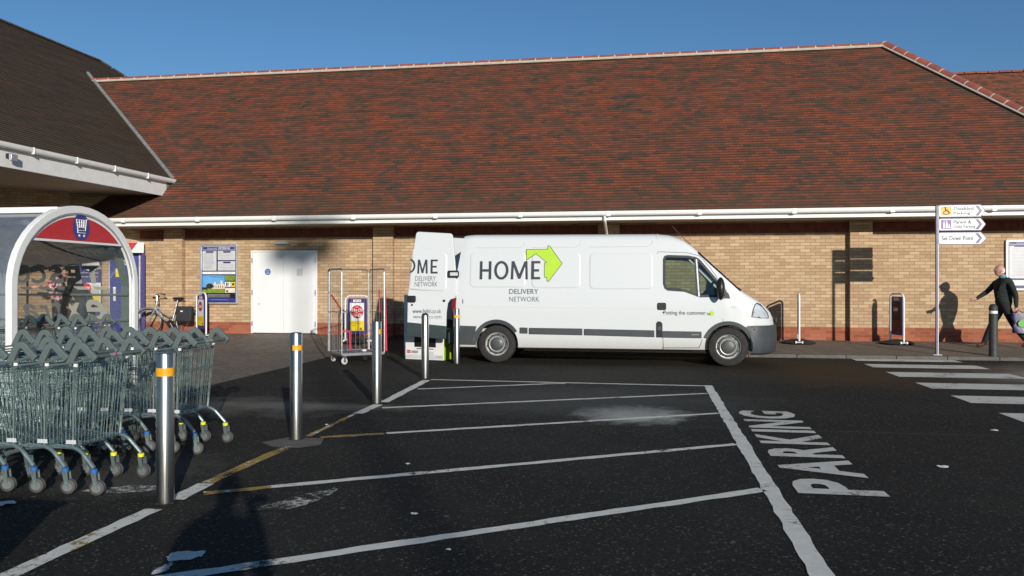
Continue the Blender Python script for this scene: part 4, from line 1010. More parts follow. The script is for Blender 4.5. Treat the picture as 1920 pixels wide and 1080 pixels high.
# tail lamp
mb = MB(); mb.prism([(-3.47, .80), (-3.40, .80), (-3.385, 1.18), (-3.40, 1.27), (-3.44, 1.29), (-3.47, 1.27)], von(.012), von(-.06)); tl = mb.build('tail_lamp', 'red_l', van, bevel=.012); mir(tl, 'tail_lamp')
# rear doors, both swung open in line with the sides
def rear_door(near):
    DYo = 14.375 if near else 2*VY-14.375; s = -1 if near else 1
    q = [(145, 64), (160, 53), (398, 66), (411, 80), (424, 200), (437, 330), (439, 520), (430, 538), (402, 545), (384, 572), (374, 640), (370, 830), (88, 808), (92, 520), (118, 240)]
    pl = [(lambda t: (t[0], t[2]))(P(740+a/3.856, 420+b/3.856, 14.375)) for a, b in q]
    lean = lambda z: tum(z)*.6
    fo = lambda o: (lambda a, b: (a, DYo+s*(o-lean(b)), b))
    mb = MB(); mb.prism(pl, fo(0), fo(-.05)); d = mb.build('rear_door', 'van', van, bevel=.012); d['o'] = van['o']
    lo = [p for p in [(lambda t: (t[0], t[2]))(P(740+a/3.856, 420+b/3.856, 14.375)) for a, b in ((90, 710), (373, 738), (371, 834), (86, 811))]]
    mb = MB(); mb.prism(lo, fo(.012), fo(-.055)); mb.build('lower_cladding', 'trim_d', d, bevel=.01)
    if not near: return
    mb = MB()
    pp = [(lambda t: (t[0], t[2]))(P(740+a/3.856, 420+b/3.856, 14.375)) for a, b in ((124, 187), (345, 203), (366, 212), (374, 235), (374, 455), (366, 478), (345, 486), (160, 476), (104, 470))]
    r = offset_poly(pp, -.02); n = len(pp); mb.v = [fo(.001)(*a) for a in pp]+[fo(.007)(*a) for a in r]
    for i in range(n): mb.f.append([i, (i+1) % n, n+(i+1) % n, n+i]); mb.mi.append(0)
    mb.add([fo(.007)(*a) for a in r], [tuple(range(n))]); mb.build('door_panel_pressing', 'van', d, smooth=False)
    mb = MB()
    pt = lambda a, b: (lambda t: (t[0], t[2]))(P(740+a/3.856, 420+b/3.856, 14.375))
    def lt(s_, a0, b0, a1, b1, m, off=0, shear=0):
        x0, z1 = pt(a0, b0); x1, z0 = pt(a1, b1); letters(mb, s_, x0, x1, z0, z1, fo(.011), m, off, shear)
    # the O is cut by the door edge
    x0, z1 = pt(118, 252); x1, z0 = pt(150, 352); xc, zc = x0-.030, (z0+z1)/2; no = 14; vs = []
    for i in range(no+1):
        a = R(-90+180*i/no)
        vs += [(xc+.105*cos(a), zc+.132*sin(a)), (xc+.068*cos(a), zc+.098*sin(a))]
    mb.add([fo(.011)(*v) for v in vs], [(2*i, 2*i+1, 2*i+3, 2*i+2) for i in range(no)], 'ink')
    (x0, z1), (x1, z0) = pt(160, 257), pt(308, 358); caps_home(mb, 'ME', [(x0, pt(236, 0)[0]), (pt(256, 0)[0], x1)], z0, z1, fo(.011), 'ink', .040); lt('DELIVERY', 146, 377, 295, 410, 'ink_g'); lt('NETWORK', 143, 418, 308, 452, 'ink_g')
    lt('www.hdnl.co.uk', 132, 612, 338, 645, 'ink_g', -.005); lt('MOVANO 2.5 CDTI', 138, 664, 338, 682, 'ink_g', .01)
    mb.build('door_lettering', None, d, smooth=False, weld=False)
    mb = MB(); a, b = pt(92, 518), pt(154, 565); mb.prism(rrect(a[0], b[0], b[1], a[1], .025), fo(.03), fo(0)); mb.build('door_handle', 'black', d, bevel=.01)
    mb = MB(); a, b = pt(380, 336), pt(455, 388); mb.prism(rrect(a[0], b[0]+.02, b[1], a[1], .03), fo(.028), fo(0), 'black'); mb.prism(rrect(a[0]+.05, b[0], b[1]+.035, a[1]-.035, .01), fo(.034), fo(.02), 'grey_pr'); mb.build('hinge', None, d, bevel=.004)
    mb = MB()
    for a, b, rr in ((357, 555, .024), (126, 584, .016)):
        x, z = pt(a, b); mb.lathe([(0, DYo-.008), (rr, DYo-.008), (rr, DYo+.01), (0, DYo+.01)], 12, (x, 0, z), 'y')
    mb.build('door_stop', 'black', d)
rear_door(True); rear_door(False)
mb = MB(); mb.bb(-3.30, -3.10, VY-.6, VY+.85, .64, 1.9); o = tag(mb.build('parcel_stack', 'carg', bevel=.02), 'dark blue wrapped load just inside the open back of the white van', 'load')
# ================================================================ bollards
def bollard(x, y, label, tape, dome=False, h=1.0):
    t = thing('bollard', label, 'bollard', (x, y, 0), group='stainless steel bollards along the worn line'); r = .057
    mb = MB(); prof = [(r, -.05), (r, h-.012), (r-.004, h-.003), (r-.012, h), (0, h)] if not dome else [(r, -.05), (r, h-.035), (r-.01, h-.012), (r-.03, h), (0, h+.004)]
    mb.lathe([(0, -.05)]+prof, 40, (0, 0, 0)); mb.build('post', 'steel', t, world=False)
    if tape:
        a0, a1, z0, z1 = tape; mb = MB(); n = 24; vs = []
        for i in range(n+1):
            a = R(a0+(a1-a0)*i/n)
            for z in (z0, z1): vs.append(((r+.0012)*cos(a), (r+.0012)*sin(a), z))
        mb.add(vs, [(2*i, 2*i+2, 2*i+3, 2*i+1) for i in range(n)]); mb.build('reflective_band', 'orange', t, world=False)
    mb = MB(); mb.lathe([(0, .004), (r+.014, .004), (r+.010, .008), (0, .009)], 24, (0, 0, 0)); mb.build('mortar_collar', 'asphalt', t, world=False)
    return t
bollard(-3.13, 4.88, 'nearest stainless steel bollard, orange band all round, in front of the trolleys', (0, 360, .845, .90))
bollard(-3.19, 7.05, 'steel bollard with a short orange strip on its right side, on a grey concrete patch', (-100, 20, .835, .885))
bollard(-3.18, 9.32, 'steel bollard with torn orange band, in front of the roll cage', (-47, 8, .845, .90))
bollard(-3.28, 11.88, 'plain round topped steel bollard without any band, before the open van door', None, True)
bollard(-3.32, 14.17, 'farthest steel bollard with orange band, touching the rear corner of the van', (0, 360, .83, .885))
t = thing('bollard', 'black dome topped bollard with white band on the pavement edge', 'bollard', (6.62, 16.56, .067)); r = .077
mb = MB(); mb.lathe([(0, 0), (r+.004, 0), (r, .02), (r, .80), (r-.008, .81), (r-.008, .87), (r, .88), (r, .92), (r*.85, .965), (r*.5, .992), (0, 1.0)], 32); mb.build('post', 'bolblack', t, world=False)
mb = MB(); mb.lathe([(r-.007, .813), (r-.004, .815), (r-.004, .865), (r-.007, .867)], 32, cap=False); mb.build('reflective_band', 'white', t, world=False)

# ================================================================ finger post sign
px, py = 5.645, 16.66
t = thing('direction_sign', 'tall slim post with three white arrow signs pointing right', 'sign', (px, py, .067))
mb = MB(); mb.box((px, py, 1.5), (.034, .055, 2.93), 'post'); mb.box((px+.021, py, 1.5), (.012, .05, 2.928), 'white'); mb.build('post', None, t)
mb = MB(); mb.box((px, py, .07), (.15, .15, .012)); mb.build('base_plate', 'alu', t)
def arrow(y0, y1, tip, kind):
    a = P(1759, y0, py); b = P(1838, y1, py); tp = P(tip, (y0+y1)/2, py); x0, x1, z0, z1 = a[0], b[0], b[2], a[2]; zc = (z0+z1)/2
    poly = [(x0, z0+.02), (x0+.02, z0), (x1, z0), (tp[0], zc), (x1, z1), (x0+.02, z1), (x0, z1-.02)]
    mb = MB(); Y = py-.030
    mb.prism(offset_poly(poly, .004), lambda p, q: (p, Y+.004, q), lambda p, q: (p, Y+.026, q)); s = mb.build('sign_panel', 'post', t); s['o'] = t['o']
    mb = MB(); mb.add([(p, Y+.001, q) for p, q in offset_poly(poly, -.010)], [tuple(range(7))], 'signw'); f = lambda p, q: (p, Y-.002, q)
    H = z1-z0; c0 = x1-.045
    mb.add([f(c0-.055, z1-.022), f(c0, z1-.022), f(c0+.07, zc), f(c0, z0+.022), f(c0-.055, z0+.022), f(c0+.015, zc)], [(0, 1, 2, 5), (5, 2, 3, 4)], 'post')
    if kind == 2: letters(mb, 'Set Down Point', x0+.055, c0-.09, zc-.038, zc+.045, f, 'ink', .014)
    else:
        sx0, sx1 = x0+.045, x0+.225; mb.add([f(sx0, z0+.035), f(sx1, z0+.035), f(sx1, z1-.03), f(sx0, z1-.03)], [(0, 1, 2, 3)], 'signy' if kind == 0 else 'signp')
        g = lambda p, q: (sx0+(sx1-sx0)*p, Y-.004, z0+.035+(H-.065)*q)
        if kind == 0:
            mb.tube([g(.42, .82), g(.46, .5), g(.70, .48), (g(.84, .2))], .008, 5, 'ink'); mb.tube([g(.42, .62), g(.66, .60)], .006, 5, 'ink')
            mb.tube([g(.50+.26*cos(R(a)), .30+.24*sin(R(a))) for a in range(115, 390, 25)], .007, 5, 'ink'); mb.lathe([(0, 0), (.014, 0), (.014, .002), (0, .002)], 10, (g(.40, .9)[0], Y-.005, g(.4, .9)[2]), 'y', 'ink')
            letters(mb, 'Disabled', sx1+.045, sx1+.40, zc+.015, zc+.075, f, 'ink', .012); letters(mb, 'Parking', sx1+.045, sx1+.34, zc-.085, zc-.015, f, 'ink', .012)
        else:
            for cx, hh in ((.28, .86), (.55, .86), (.80, .5)):
                mb.add([g(cx-.08, .08), g(cx+.08, .08), g(cx+.10, hh-.25), g(cx+.06, hh-.12), g(cx-.06, hh-.12), g(cx-.10, hh-.25)], [(0, 1, 2, 3, 4, 5)], 'signw')
                mb.add([g(cx+.055*cos(k*pi/5), hh-.02+.06*sin(k*pi/5)) for k in range(10)], [tuple(range(10))], 'signw')
            letters(mb, 'Parent &', sx1+.045, sx1+.36, zc+.015, zc+.08, f, 'ink', .012); letters(mb, 'Child Parking', sx1+.045, c0-.055, zc-.085, zc-.015, f, 'ink', .012)
    mb.build('sign_print', None, s, smooth=False, weld=False)
arrow(385, 406.5, 1846, 0); arrow(410, 432, 1847, 1); arrow(436, 458, 1849, 2)

# ================================================================ trolley shelter
SX, SY0, SY1, SZT, SZS = -6.9, 7.86, 10.02, 2.37, 1.42
sh = thing('trolley_shelter', 'arched trolley shelter with white frame, red end panel and clear rear glass', 'shelter', (SX-2, 8.9, 0))
yc, hw = (SY0+SY1)/2, (SY1-SY0)/2
def archpts(k, inset=0, x=SX, leg=True):
    pts = []
    if leg: pts += [(x, SY0+inset, .0), (x, SY0+inset, .7), (x, SY0+inset, SZS)]
    n = 24
    for i in range(1 if leg else 0, n if leg else n+1):
        a = pi-pi*i/n; pts.append((x, yc+(hw-inset)*cos(a), SZS+(SZT-SZS-inset)*sin(a)))
    if leg: pts += [(x, SY1-inset, SZS), (x, SY1-inset, .7), (x, SY1-inset, 0)]
    return pts
for fx in (SX, SX-2, SX-4):
    mb = MB(); o, i2 = archpts(0, -.045, fx), archpts(0, .045, fx); n = len(o); vs = []
    for a, b in zip(o, i2):
        vs += [(a[0]+.04, a[1], a[2]), (a[0]-.04, a[1], a[2]), (b[0]-.04, b[1], b[2]), (b[0]+.04, b[1], b[2])]
    mb.add(vs, [(4*k+j, 4*k+(j+1) % 4, 4*k+4+(j+1) % 4, 4*k+4+j) for k in range(n-1) for j in range(4)]); mb.build('arch_frame', 'upvc', sh, bevel=.006)
    mb = MB(); o = archpts(0, .052, fx); mb.tube([(p[0]+.02, p[1], p[2]) for p in o], .012, 6); mb.build('glazing_bead', 'alu', sh)
mb = MB(); mb.box((SX-3, yc-.35, SZT-.03), (6, .07, .07)); mb.box((SX-3, yc+.3, SZT-.045), (6, .05, .05)); mb.build('ridge_beam', 'upvc', sh, bevel=.005)
def curved(a0, a1, n=14):
    mb = MB(); vs = []
    for x in (SX-.06, SX-6): vs += [(x, yc+(hw-.01)*cos(R(180-(a0+(a1-a0)*i/n))), SZS+(SZT-SZS-.01)*sin(R(180-(a0+(a1-a0)*i/n)))) for i in range(n+1)]
    mb.add(vs, [(i, i+1, n+2+i, n+1+i) for i in range(n)]); return mb
mb = curved(0, 112); mb.add([(SX-.06, SY0+.01, SZS), (SX-6, SY0+.01, SZS), (SX-6, SY0+.01, .95), (SX-.06, SY0+.01, .95)], [(0, 1, 2, 3)]); mb.build('roof_panel', 'poly', sh)
curved(112, 180).build('roof_panel', 'clear', sh)
# red lunette
zc_ = 1.955; pts = []
aa = math.asin((zc_-SZS)/(SZT-SZS-.06))
def lun(x, ins, zlow): return [(x, yc+(hw-ins)*cos(a), SZS+(SZT-SZS-ins)*sin(a)) for a in [math.asin((zlow-SZS)/(SZT-SZS-ins))+(pi-2*math.asin((zlow-SZS)/(SZT-SZS-ins)))*k/20 for k in range(21)]]
mb = MB(); a = lun(SX+.01, .06, zc_); b = lun(SX-.012, .06, zc_); mb.add(a+b, [tuple(range(21)), tuple(range(41, 20, -1))]+[(k, (k+1) % 21, 21+(k+1) % 21, 21+k) for k in range(21)]); ep = mb.build('end_panel', 'white', sh); ep['o'] = sh['o']
mb = MB(); mb.add(lun(SX+.013, .095, zc_+.028), [tuple(range(21))], 'red')
def ell(cy, cz, ry, rz_, x, m): mb.add([(x, cy+ry*cos(k*pi/14), cz+rz_*sin(k*pi/14)) for k in range(28)], [tuple(range(28))], m)
ell(yc+.02, 2.155, .155, .165, SX+.016, 'blue')
X = SX+.022; q = lambda a, b: (X, yc+.02+a, 2.155+b)
for pp in ([q(.105, .10), q(.085, .10), q(.065, -.04), q(-.07, -.04), (q(-.07, -.0)), q(.05, -.0)], [q(.08, .09), q(-.095, .09), q(-.07, -.005), q(.065, -.005)], [q(-.09, .055), q(.075, .055)], [q(-.08, .02), q(.07, .02)], [q(-.045, .09), q(-.035, 0)], [q(0, .09), q(.0, 0)], [q(.04, .09), q(.035, 0)], [q(-.07, -.045), q(-.07, -.07), q(.07, -.07)]):
    mb.tube(pp, .006, 5, 'white')
for a in (-.045, .04): mb.tube([q(a, -.105), (X+.004, yc+.02+a, 2.155-.105)], .016, 10, 'white')
mb.build('end_panel_print', None, ep, smooth=False, weld=False)
# rear glass with lettering seen from behind, rails, post
YB = SY1-.02
mb = MB(); mb.bb(SX-5.9, SX-.16, YB-.004, YB+.004, .35, SZS-.03); mb.build('rear_glass', 'clear', sh)
mb = MB(); mb.bb(SX-.17, SX-.05, YB-.012, YB+.012, .1, SZS); mb.add([(SX-.17, YB, SZS), (SX-.05, YB, SZS), (SX-.05, YB-.14, 1.8), (SX-.17, YB-.14, 1.8)], [(0, 1, 2, 3)]); mb.build('rear_post_panel', 'plgrey', sh)
mb = MB(); mb.tube([(SX-6, YB-.03, 1.30), (SX-.05, YB-.03, 1.30)], .018, 6); mb.tube([(SX-6, YB-.03, .95), (SX-.05, YB-.03, .95)], .018, 6); mb.tube([(SX-6, YB-.03, .35), (SX-.05, YB-.03, .35)], .02, 6); mb.build('rail', 'plgrey', sh)
mb = MB(); f = lambda a, b: (a, YB-.012 if b < 1.42 else YB-.012-.45*max(0, b-1.42)**1.5, b)
XT1, XT0 = P(196, 500, YB)[0], P(27, 500, YB)[0]
seq = [('T', 0, .215), ('E', .235, .40), ('S', .43, .59), ('C', .62, .79), ('O', .80, 1.0)]
for ch, a, b in seq:
    x1 = XT1-(XT1-XT0)*a; x0 = XT1-(XT1-XT0)*b; letters(mb, ch, x0, x1, 1.455, 1.70, f, 'letter', off=.035, mirror=True)
for k in range(5):
    x1 = XT1+.06-k*.285; mb.add([f(x1, 1.37), f(x1-.17, 1.37), f(x1-.26, 1.435-.02), f(x1-.06, 1.435-.02)], [(0, 1, 2, 3)], 'letter')
XE1, XE0 = P(200, 560, YB)[0], P(44, 560, YB)[0]
for ch, a, b, z0, z1 in (('e', 0, .24, .93, 1.24), ('x', .26, .50, .95, 1.19), ('t', .52, .66, .97, 1.24), ('r', .66, .80, .97, 1.16), ('a', .80, 1.0, .96, 1.17)):
    letters(mb, ch, XE1-(XE1-XE0)*b, XE1-(XE1-XE0)*a, z0, z1, f, 'letter', off=.02, shear=.35, mirror=True)
mb.build('glass_lettering', None, sh, smooth=False, weld=False)

# ================================================================ shopping trolleys
def make_trolley(label):
    t = thing('shopping_trolley', label, 'shopping trolley', (0, 0, 0)); del t['o']
    xr, xf = -.15, -.95
    def side(s, u, v):   # u 0 rear..1 front, v 0 bottom..1 top
        x = (xr+.02)*(1-u)+xf*u if v > .5 else 0
        xt = -.13*(1-u)+(-.97)*u; xb = -.17*(1-u)+(-.88)*u; x = xb+(xt-xb)*v
        yt = .275*(1-u)+.19*u; yb = .245*(1-u)+.155*u; zt_ = .885*(1-u)+.80*u; zb_ = .315*(1-u)+.42*u
        return (x, s*(yb+(yt-yb)*v), zb_+(zt_-zb_)*v)
    mb = MB(); wr = .0023
    for s in (-1, 1):
        for i in range(22): u = i/21; mb.tube([side(s, u, 0), side(s, u, 1)], wr, 4)
        for v in (.22, .42, .62, .80): mb.tube([side(s, 0, v), side(s, 1, v)], wr, 4)
        mb.tube([side(s, 0, 0), side(s, 1, 0)], .0045, 5); mb.tube([side(s, 0, 1), side(s, 1, 1)], .0065, 6)
    for i in range(11):
        k = -1+2*i/10; a, b = side(1, 0, 0), side(1, 1, 0); mb.tube([(a[0], a[1]*k, a[2]), (b[0], b[1]*k, b[2])], wr, 4)
        c = side(1, 1, 1); mb.tube([(b[0], b[1]*k, b[2]), (c[0], c[1]*k, c[2])], wr, 4)
    for i in range(15): u = i/14; a = side(1, u, 0); mb.tube([a, (a[0], -a[1], a[2])], wr, 4)
    for v in (.25, .5, .75, 1): a = side(1, 1, v); mb.tube([a, (a[0], -a[1], a[2])], wr*1.5, 4)
    mb.build('basket', 'zinc', t, weld=False)
    mb = MB()
    for i in range(16):
        k = -1+2*i/15; a, b = side(1, 0, 0), side(1, 0, 1); mb.tube([(a[0]+.01, a[1]*k, a[2]+.01), (b[0]+.01, b[1]*k, b[2]-.02)], wr, 4)
    for v in (.02, .28, .31, .66, .69, .97): a = side(1, 0, v); mb.tube([(a[0]+.013, a[1], a[2]), (a[0]+.013, -a[1], a[2])], wr*1.3, 4)
    mb2 = mb; mb2.build('rear_gate', 'zinc', t, weld=False)
    mb = MB()
    for s in (-1, 1):
        pth = smoothpath([(.0, s*.26, .185), (-.045, s*.258, .235), (-.12, s*.253, .315), (-.22, s*.246, .325), (-.5, s*.21, .31), (-.78, s*.16, .24), (-.86, s*.14, .15)], 2)
        mb.tube(pth, .0145, 8); mb.tube([(-.17, s*.25, .325), (-.14, s*.278, .885), (-.12, s*.278, .90)], .007, 6)
    mb.tube([(-.20, -.245, .325), (-.20, .245, .325)], .010, 6); mb.tube([(-.80, -.155, .24), (-.80, .155, .24)], .010, 6)
    mb.box((-.19, -.20, .345), (.10, .012, .03)); mb.build('chassis', 'zframe', t)
    mb = MB(); mb.box((-.175, -.262, .36), (.075, .004, .028)); mb.build('label_plate', 'grey_pr', t)
    mb = MB(); mb.tube([(0, -.285, .95), (0, .285, .95)], .0145, 10); mb.tube([(-.35, -.27, .885), (-.12, -.283, .915), (0, -.283, .95)], .009, 6); mb.tube([(-.35, .27, .885), (-.12, .283, .915), (0, .283, .95)], .009, 6); mb.build('handle', 'plgrey', t)
    mb = MB(); mb.tube([(.0005, -.10, .9505), (.0005, .02, .9505)], .0152, 8, 'mid_pr'); mb.tube([(.0008, -.05, .951), (.0008, -.035, .951)], .0156, 8, 'red'); mb.build('handle_sticker', None, t)
    for s in (-1, 1):
        mb = MB(); yy = s*.268; pth = smoothpath([(.022, yy, .935), (-.035, yy, .985), (-.070, yy, 1.030), (-.115, yy, 1.025), (-.145, yy, .97), (-.185, yy, .895)], 2)
        vs = []; N = len(pth)
        for i, p in enumerate(pth):
            d = (pth[min(i+1, N-1)]-pth[max(i-1, 0)]).normalized(); nn = Vector((-d.z, 0, d.x)); 
            for a, b in ((-1, -1), (1, -1), (1, 1), (-1, 1)): vs.append(p+nn*a*.024+Vector((0, b*.015, 0)))
        mb.add(vs, [(4*i+j, 4*i+(j+1) % 4, 4*i+4+(j+1) % 4, 4*i+4+j) for i in range(N-1) for j in range(4)]+[(0, 1, 2, 3), (4*N-1, 4*N-2, 4*N-3, 4*N-4)]); mb.build('grip_loop', 'plgrey', t, bevel=.005)
        mb = MB(); mb.lathe([(0, 0), (.014, 0), (.014, .02), (0, .02)], 8, (-.125, s*.28, .885), 'z'); mb.build('corner_cap', 'white', t)
    for x, s, r_, col in ((0, -1, .0, 'cblue'), (0, 1, .0, 'cyel'), (-.86, -1, 0, 'plgrey'), (-.86, 1, 0, 'plgrey')):
        y = s*(.26 if x == 0 else .14); ang = rnd.uniform(-.35, .35); M3 = rotm(ang)
        mb = MB(); mb.lathe([(0, .155), (.022, .155), (.024, .178), (.016, .182), (0, .182)], 14, (x, y, 0)); cs = mb.build('castor_collar', col, t)
        q = lambda a, b, c: Vector((x, y, 0))+M3@Vector((a, b, c))
        mb = MB()
        for b in (-.024, .024): mb.prism([(-.012, .155), (.024, .155), (.036, .05), (.012, .05)], lambda a, c, b=b: q(a, b-.0015, c), lambda a, c, b=b: q(a, b+.0015, c))
        mb.box(q(.006, 0, .153), (.036, .05, .006), M3=M3); mb.build('castor_fork', 'zframe', cs)
        mb = MB()
        for b0, b1 in ((-.020, -.003), (.003, .020)):
            n = 18; vs = []; prof = [(.0, b0), (.030, b0), (.047, b0), (.051, b0+.003), (.051, b1-.003), (.047, b1), (.03, b1), (0, b1)]
            for rr, h in prof:
                for k in range(n): vs.append(q(.024+rr*cos(2*pi*k/n), h, .051+rr*sin(2*pi*k/n)))
            mb.add(vs, [(i*n+k, i*n+(k+1) % n, (i+1)*n+(k+1) % n, (i+1)*n+k) for i in range(len(prof)-1) for k in range(n)])
        wh = mb.build('castor_wheel', 'wheelgrey', t); 
        mb = MB(); vs = [q(.024+.034*cos(2*pi*k/12), h, .051+.031*sin(2*pi*k/12)) for h in (-.0215, .0215) for k in range(12)]
        mb.add(vs, [tuple(range(12)), tuple(range(23, 11, -1))]+[(k, (k+1) % 12, 12+(k+1) % 12, 12+k) for k in range(12)]); vs = [q(.024+.012*cos(2*pi*k/8), h, .051+.012*sin(2*pi*k/8)) for h in (-.0275, .0275) for k in range(8)]
        mb.add(vs, [tuple(range(8)), tuple(range(15, 7, -1))]+[(k, (k+1) % 8, 8+(k+1) % 8, 8+k) for k in range(8)]); mb.build('wheel_hub', 'wheelhub', wh)
    return t
ORD = ['last', 'second from last', 'third from last', 'fourth from last', 'fifth from last', 'sixth from last', 'seventh from last', 'eighth from last', 'ninth from last', 'tenth from last']
proto = None
rows = [((-3.73, 5.235), .228, 4, 'front row of nested trolleys by the nearest bollard'), ((-3.78, 6.57), .222, 8, 'middle row of nested trolleys behind the nearest bollard'), ((-6.85, 9.25), .23, 5, 'row of nested trolleys inside the arched shelter')]
for (x, y), dx, n, nm in rows:
    for k in range(n):
        lb = 'grey wire shopping trolley, %s in the %s' % ('rightmost' if k == 0 else ORD[k].replace('last', 'the right'), nm)
        lb = ('grey wire trolley, ' + ('rightmost' if k == 0 else ORD[k].split(' ')[0] + ' from the right') + ', ' + {0: 'front row by the nearest bollard', 1: 'middle row behind the nearest bollard', 2: 'row inside the arched shelter'}[rows.index(((x, y), dx, n, nm))])
        loc = (x-k*dx+rnd.uniform(-.008, .008), y+rnd.uniform(-.006, .006), .004 if y > 7.6 else 0); rz = rnd.uniform(-.012, .012)
        if proto is None:
            proto = make_trolley(lb); proto.location = loc; proto.rotation_euler = (0, 0, rz); o = proto
        else: o = dup(proto, loc, rz, lb)
        o['group'] = 'nested shopping trolleys'

# ================================================================ swing advert boards
def swing(loc, rz, label, kind):
    t = thing('advert_board', label, 'advert board', loc, rz); 
    W, H = .30, 1.10
    mb = MB(); p = [(-W, 0, .07), (-W, 0, .9)]+[(-W+.13*(1-cos(R(a))), 0, .97+.13*sin(R(a))) for a in range(0, 91, 15)]+[(W-.13*(1-cos(R(a))), 0, .97+.13*sin(R(a))) for a in range(90, -1, -15)]+[(W, 0, .9), (W, 0, .07)]
    mb.tube(p, .021, 10); mb.build('hoop_frame', 'tubew', t, world=False)
    mb = MB(); mb.prism(rrect(-.235, .235, .20, 1.04, .05), lambda a, b: (a, -.012, b), lambda a, b: (a, .012, b)); pn = mb.build('sign_panel', 'purple', t, world=False)
    mb = MB()
    for s in (-1, 1):
        f = (lambda a, b, s=s: (a*(-s), s*.0145, b)); g = (lambda a, b, s=s: (a*(-s), s*.0165, b)); h = (lambda a, b, s=s: (a*(-s), s*.0185, b))
        mb.add([f(*q) for q in rrect(-.10, .10, .955, 1.015, .01)], [tuple(range(24))], 'white'); letters(mb, 'TESCO', -.085, .085, .982, 1.008, g, 'red', .02); letters(mb, 'extra value', -.07, .07, .962, .976, g, 'ink')
        mb.add([f(*q) for q in rrect(-.18, .18, .28, .935, .008)], [tuple(range(24))], 'signw' if kind != 3 else 'tile_brown')  # this kind's brown print has the shaded face put into its colours
        mb.add([g(*q) for q in rrect(-.18, .18, .28, .52, .008)], [tuple(range(24))], 'yellow' if kind != 3 else 'soldier')
        cx, cz, rr = (0, .725, .155) if kind == 2 else (-.03, .76, .125); mb.add([g(cx+rr*cos(k*pi/16), cz+rr*sin(k*pi/16)) for k in range(32)], [tuple(range(32))], 'red' if kind != 3 else 'soldier')
        mb.add([g(.10+.035*cos(k*pi/8), .325+.035*sin(k*pi/8)) for k in range(16)], [tuple(range(16))], 'red')
        if kind == 2:
            letters(mb, 'Any', -.04, .04, .82, .85, h, 'white', .02); letters(mb, '2 for £16', -.14, .14, .725, .81, h, 'white', .02); letters(mb, 'or', -.02, .02, .695, .715, h, 'white'); letters(mb, '3 for £20', -.115, .12, .61, .685, h, 'white', .02)
            letters(mb, 'Wonderland', -.165, .03, .475, .50, h, 'ink'); letters(mb, 'Big Pack Value', -.165, .10, .435, .46, h, 'ink'); letters(mb, 'Nappies', -.165, -.02, .395, .42, h, 'ink')
        else:
            letters(mb, '£60', -.12, .07, .72, .80, h, 'white', .03); letters(mb, 'Save on', -.16, .05, .45, .475, h, 'ink'); letters(mb, 'home delivery', -.16, .12, .405, .43, h, 'ink')
    mb.build('sign_print', None, pn, world=False, smooth=False, weld=False)
    mb = MB(); mb.lathe([(0, .015), (.36, .012), (.37, .03), (.30, .06), (.12, .10), (0, .105)], 24, (0, 0, 0)); b = mb.build('rubber_base', 'rubber', t, world=False); b.scale = (.86, 1, 1)
    mb = MB()
    for s in (-1, 1): mb.lathe([(0, -.08), (.028, -.08), (.028, -.05), (.010, -.05), (.010, .05), (.028, .05), (.028, .08), (0, .08)], 12, (s*W, 0, .045), 'y')
    mb.build('roller_wheel', 'tubew', t, world=False); return t
gl_ = lambda y: .155*(y-17)/2.3 if y > 17 else 0
gr_ = lambda y: .066+.092*(y-KY1)/(WY+.3-KY1)
swing((-10.95, 18.62, .115), R(-38), 'purple advert board with a small red price disc, between the bicycle and the doors', 1)
swing((-6.58, 17.9, .065), R(-3), 'purple advert board reading 2 for 16 pounds, behind the roll cage', 2)
swing((3.42, 18.5, gr_(18.5)+.0), R(82), 'white hoop advert board seen edge-on just ahead of the van nose', 3)
swing((5.50, 18.62, gr_(18.62)), R(-80), 'white hoop advert board turned away, left of the sign post', 3)

# ================================================================ roll cage
A = Vector(G(641, 671, .13)); B = Vector(G(717, 668, .13)); 
wd = (B-A); Wc = wd.length; ang = math.atan2(wd.y, wd.x)+R(5)
t = thing('roll_cage', 'tall steel wire roll cage with red straps standing beside the van', 'roll cage', (A.x, A.y, 0), ang)
W, D, H = .80, .80, 1.72; Z0 = .19
L = lambda x, y, z: (x, y, z)
mb = MB(); mb.bb(0, W, 0, .03, Z0-.03, Z0+.015); mb.bb(0, W, D-.03, D, Z0-.03, Z0+.015); mb.bb(0, .03, .03, D-.03, Z0-.03, Z0+.015); mb.bb(W-.03, W, .03, D-.03, Z0-.03, Z0+.015); mb.build('base_frame', 'cage', t, world=False)
mb = MB(); mb.bb(.03, W-.03, .03, D-.03, Z0-.015, Z0+.006); mb.build('deck', 'deck', t, world=False)
def cpanel(p, q, nv, hz, name='side_frame'):
    p, q = Vector(p), Vector(q); d = (q-p); l = d.length; d.normalize(); mb = MB(); r0 = .07
    e = lambda s, z: p+d*s+Vector((0, 0, z))
    pth = [e(0, Z0)]+[e(r0*(1-cos(R(a))), H-r0+r0*sin(R(a))) for a in range(0, 91, 18)]+[e(l-r0*(1-cos(R(a))), H-r0+r0*sin(R(a))) for a in range(90, -1, -18)]+[e(l, Z0)]
    mb.tube(pth, .0135, 8)
    for i in range(1, nv+1): s = l*i/(nv+1); mb.tube([e(s, Z0), e(s, H)], .0032, 5)
    for z in hz: mb.tube([e(0, z), e(l, z)], .005, 5)
    mb.build(name, 'cage', t, world=False)
cpanel((0, 0, 0), (0, D, 0), 5, (.55, .93, 1.3)); cpanel((W, 0, 0), (W, D, 0), 5, (.55, .93, 1.3)); cpanel((0.02, D, 0), (W-.02, D, 0), 8, (.55, .93, 1.3), 'back_frame')
mb = MB()
for i in range(5): x = .16*i+.1; mb.tube([(x, .01, Z0), (x, .01, .60)], .0035, 5)
mb.tube([(0, .01, .60), (W, .01, .60)], .006, 6); mb.build('front_gate', 'cage', t, world=False)
mb = MB()
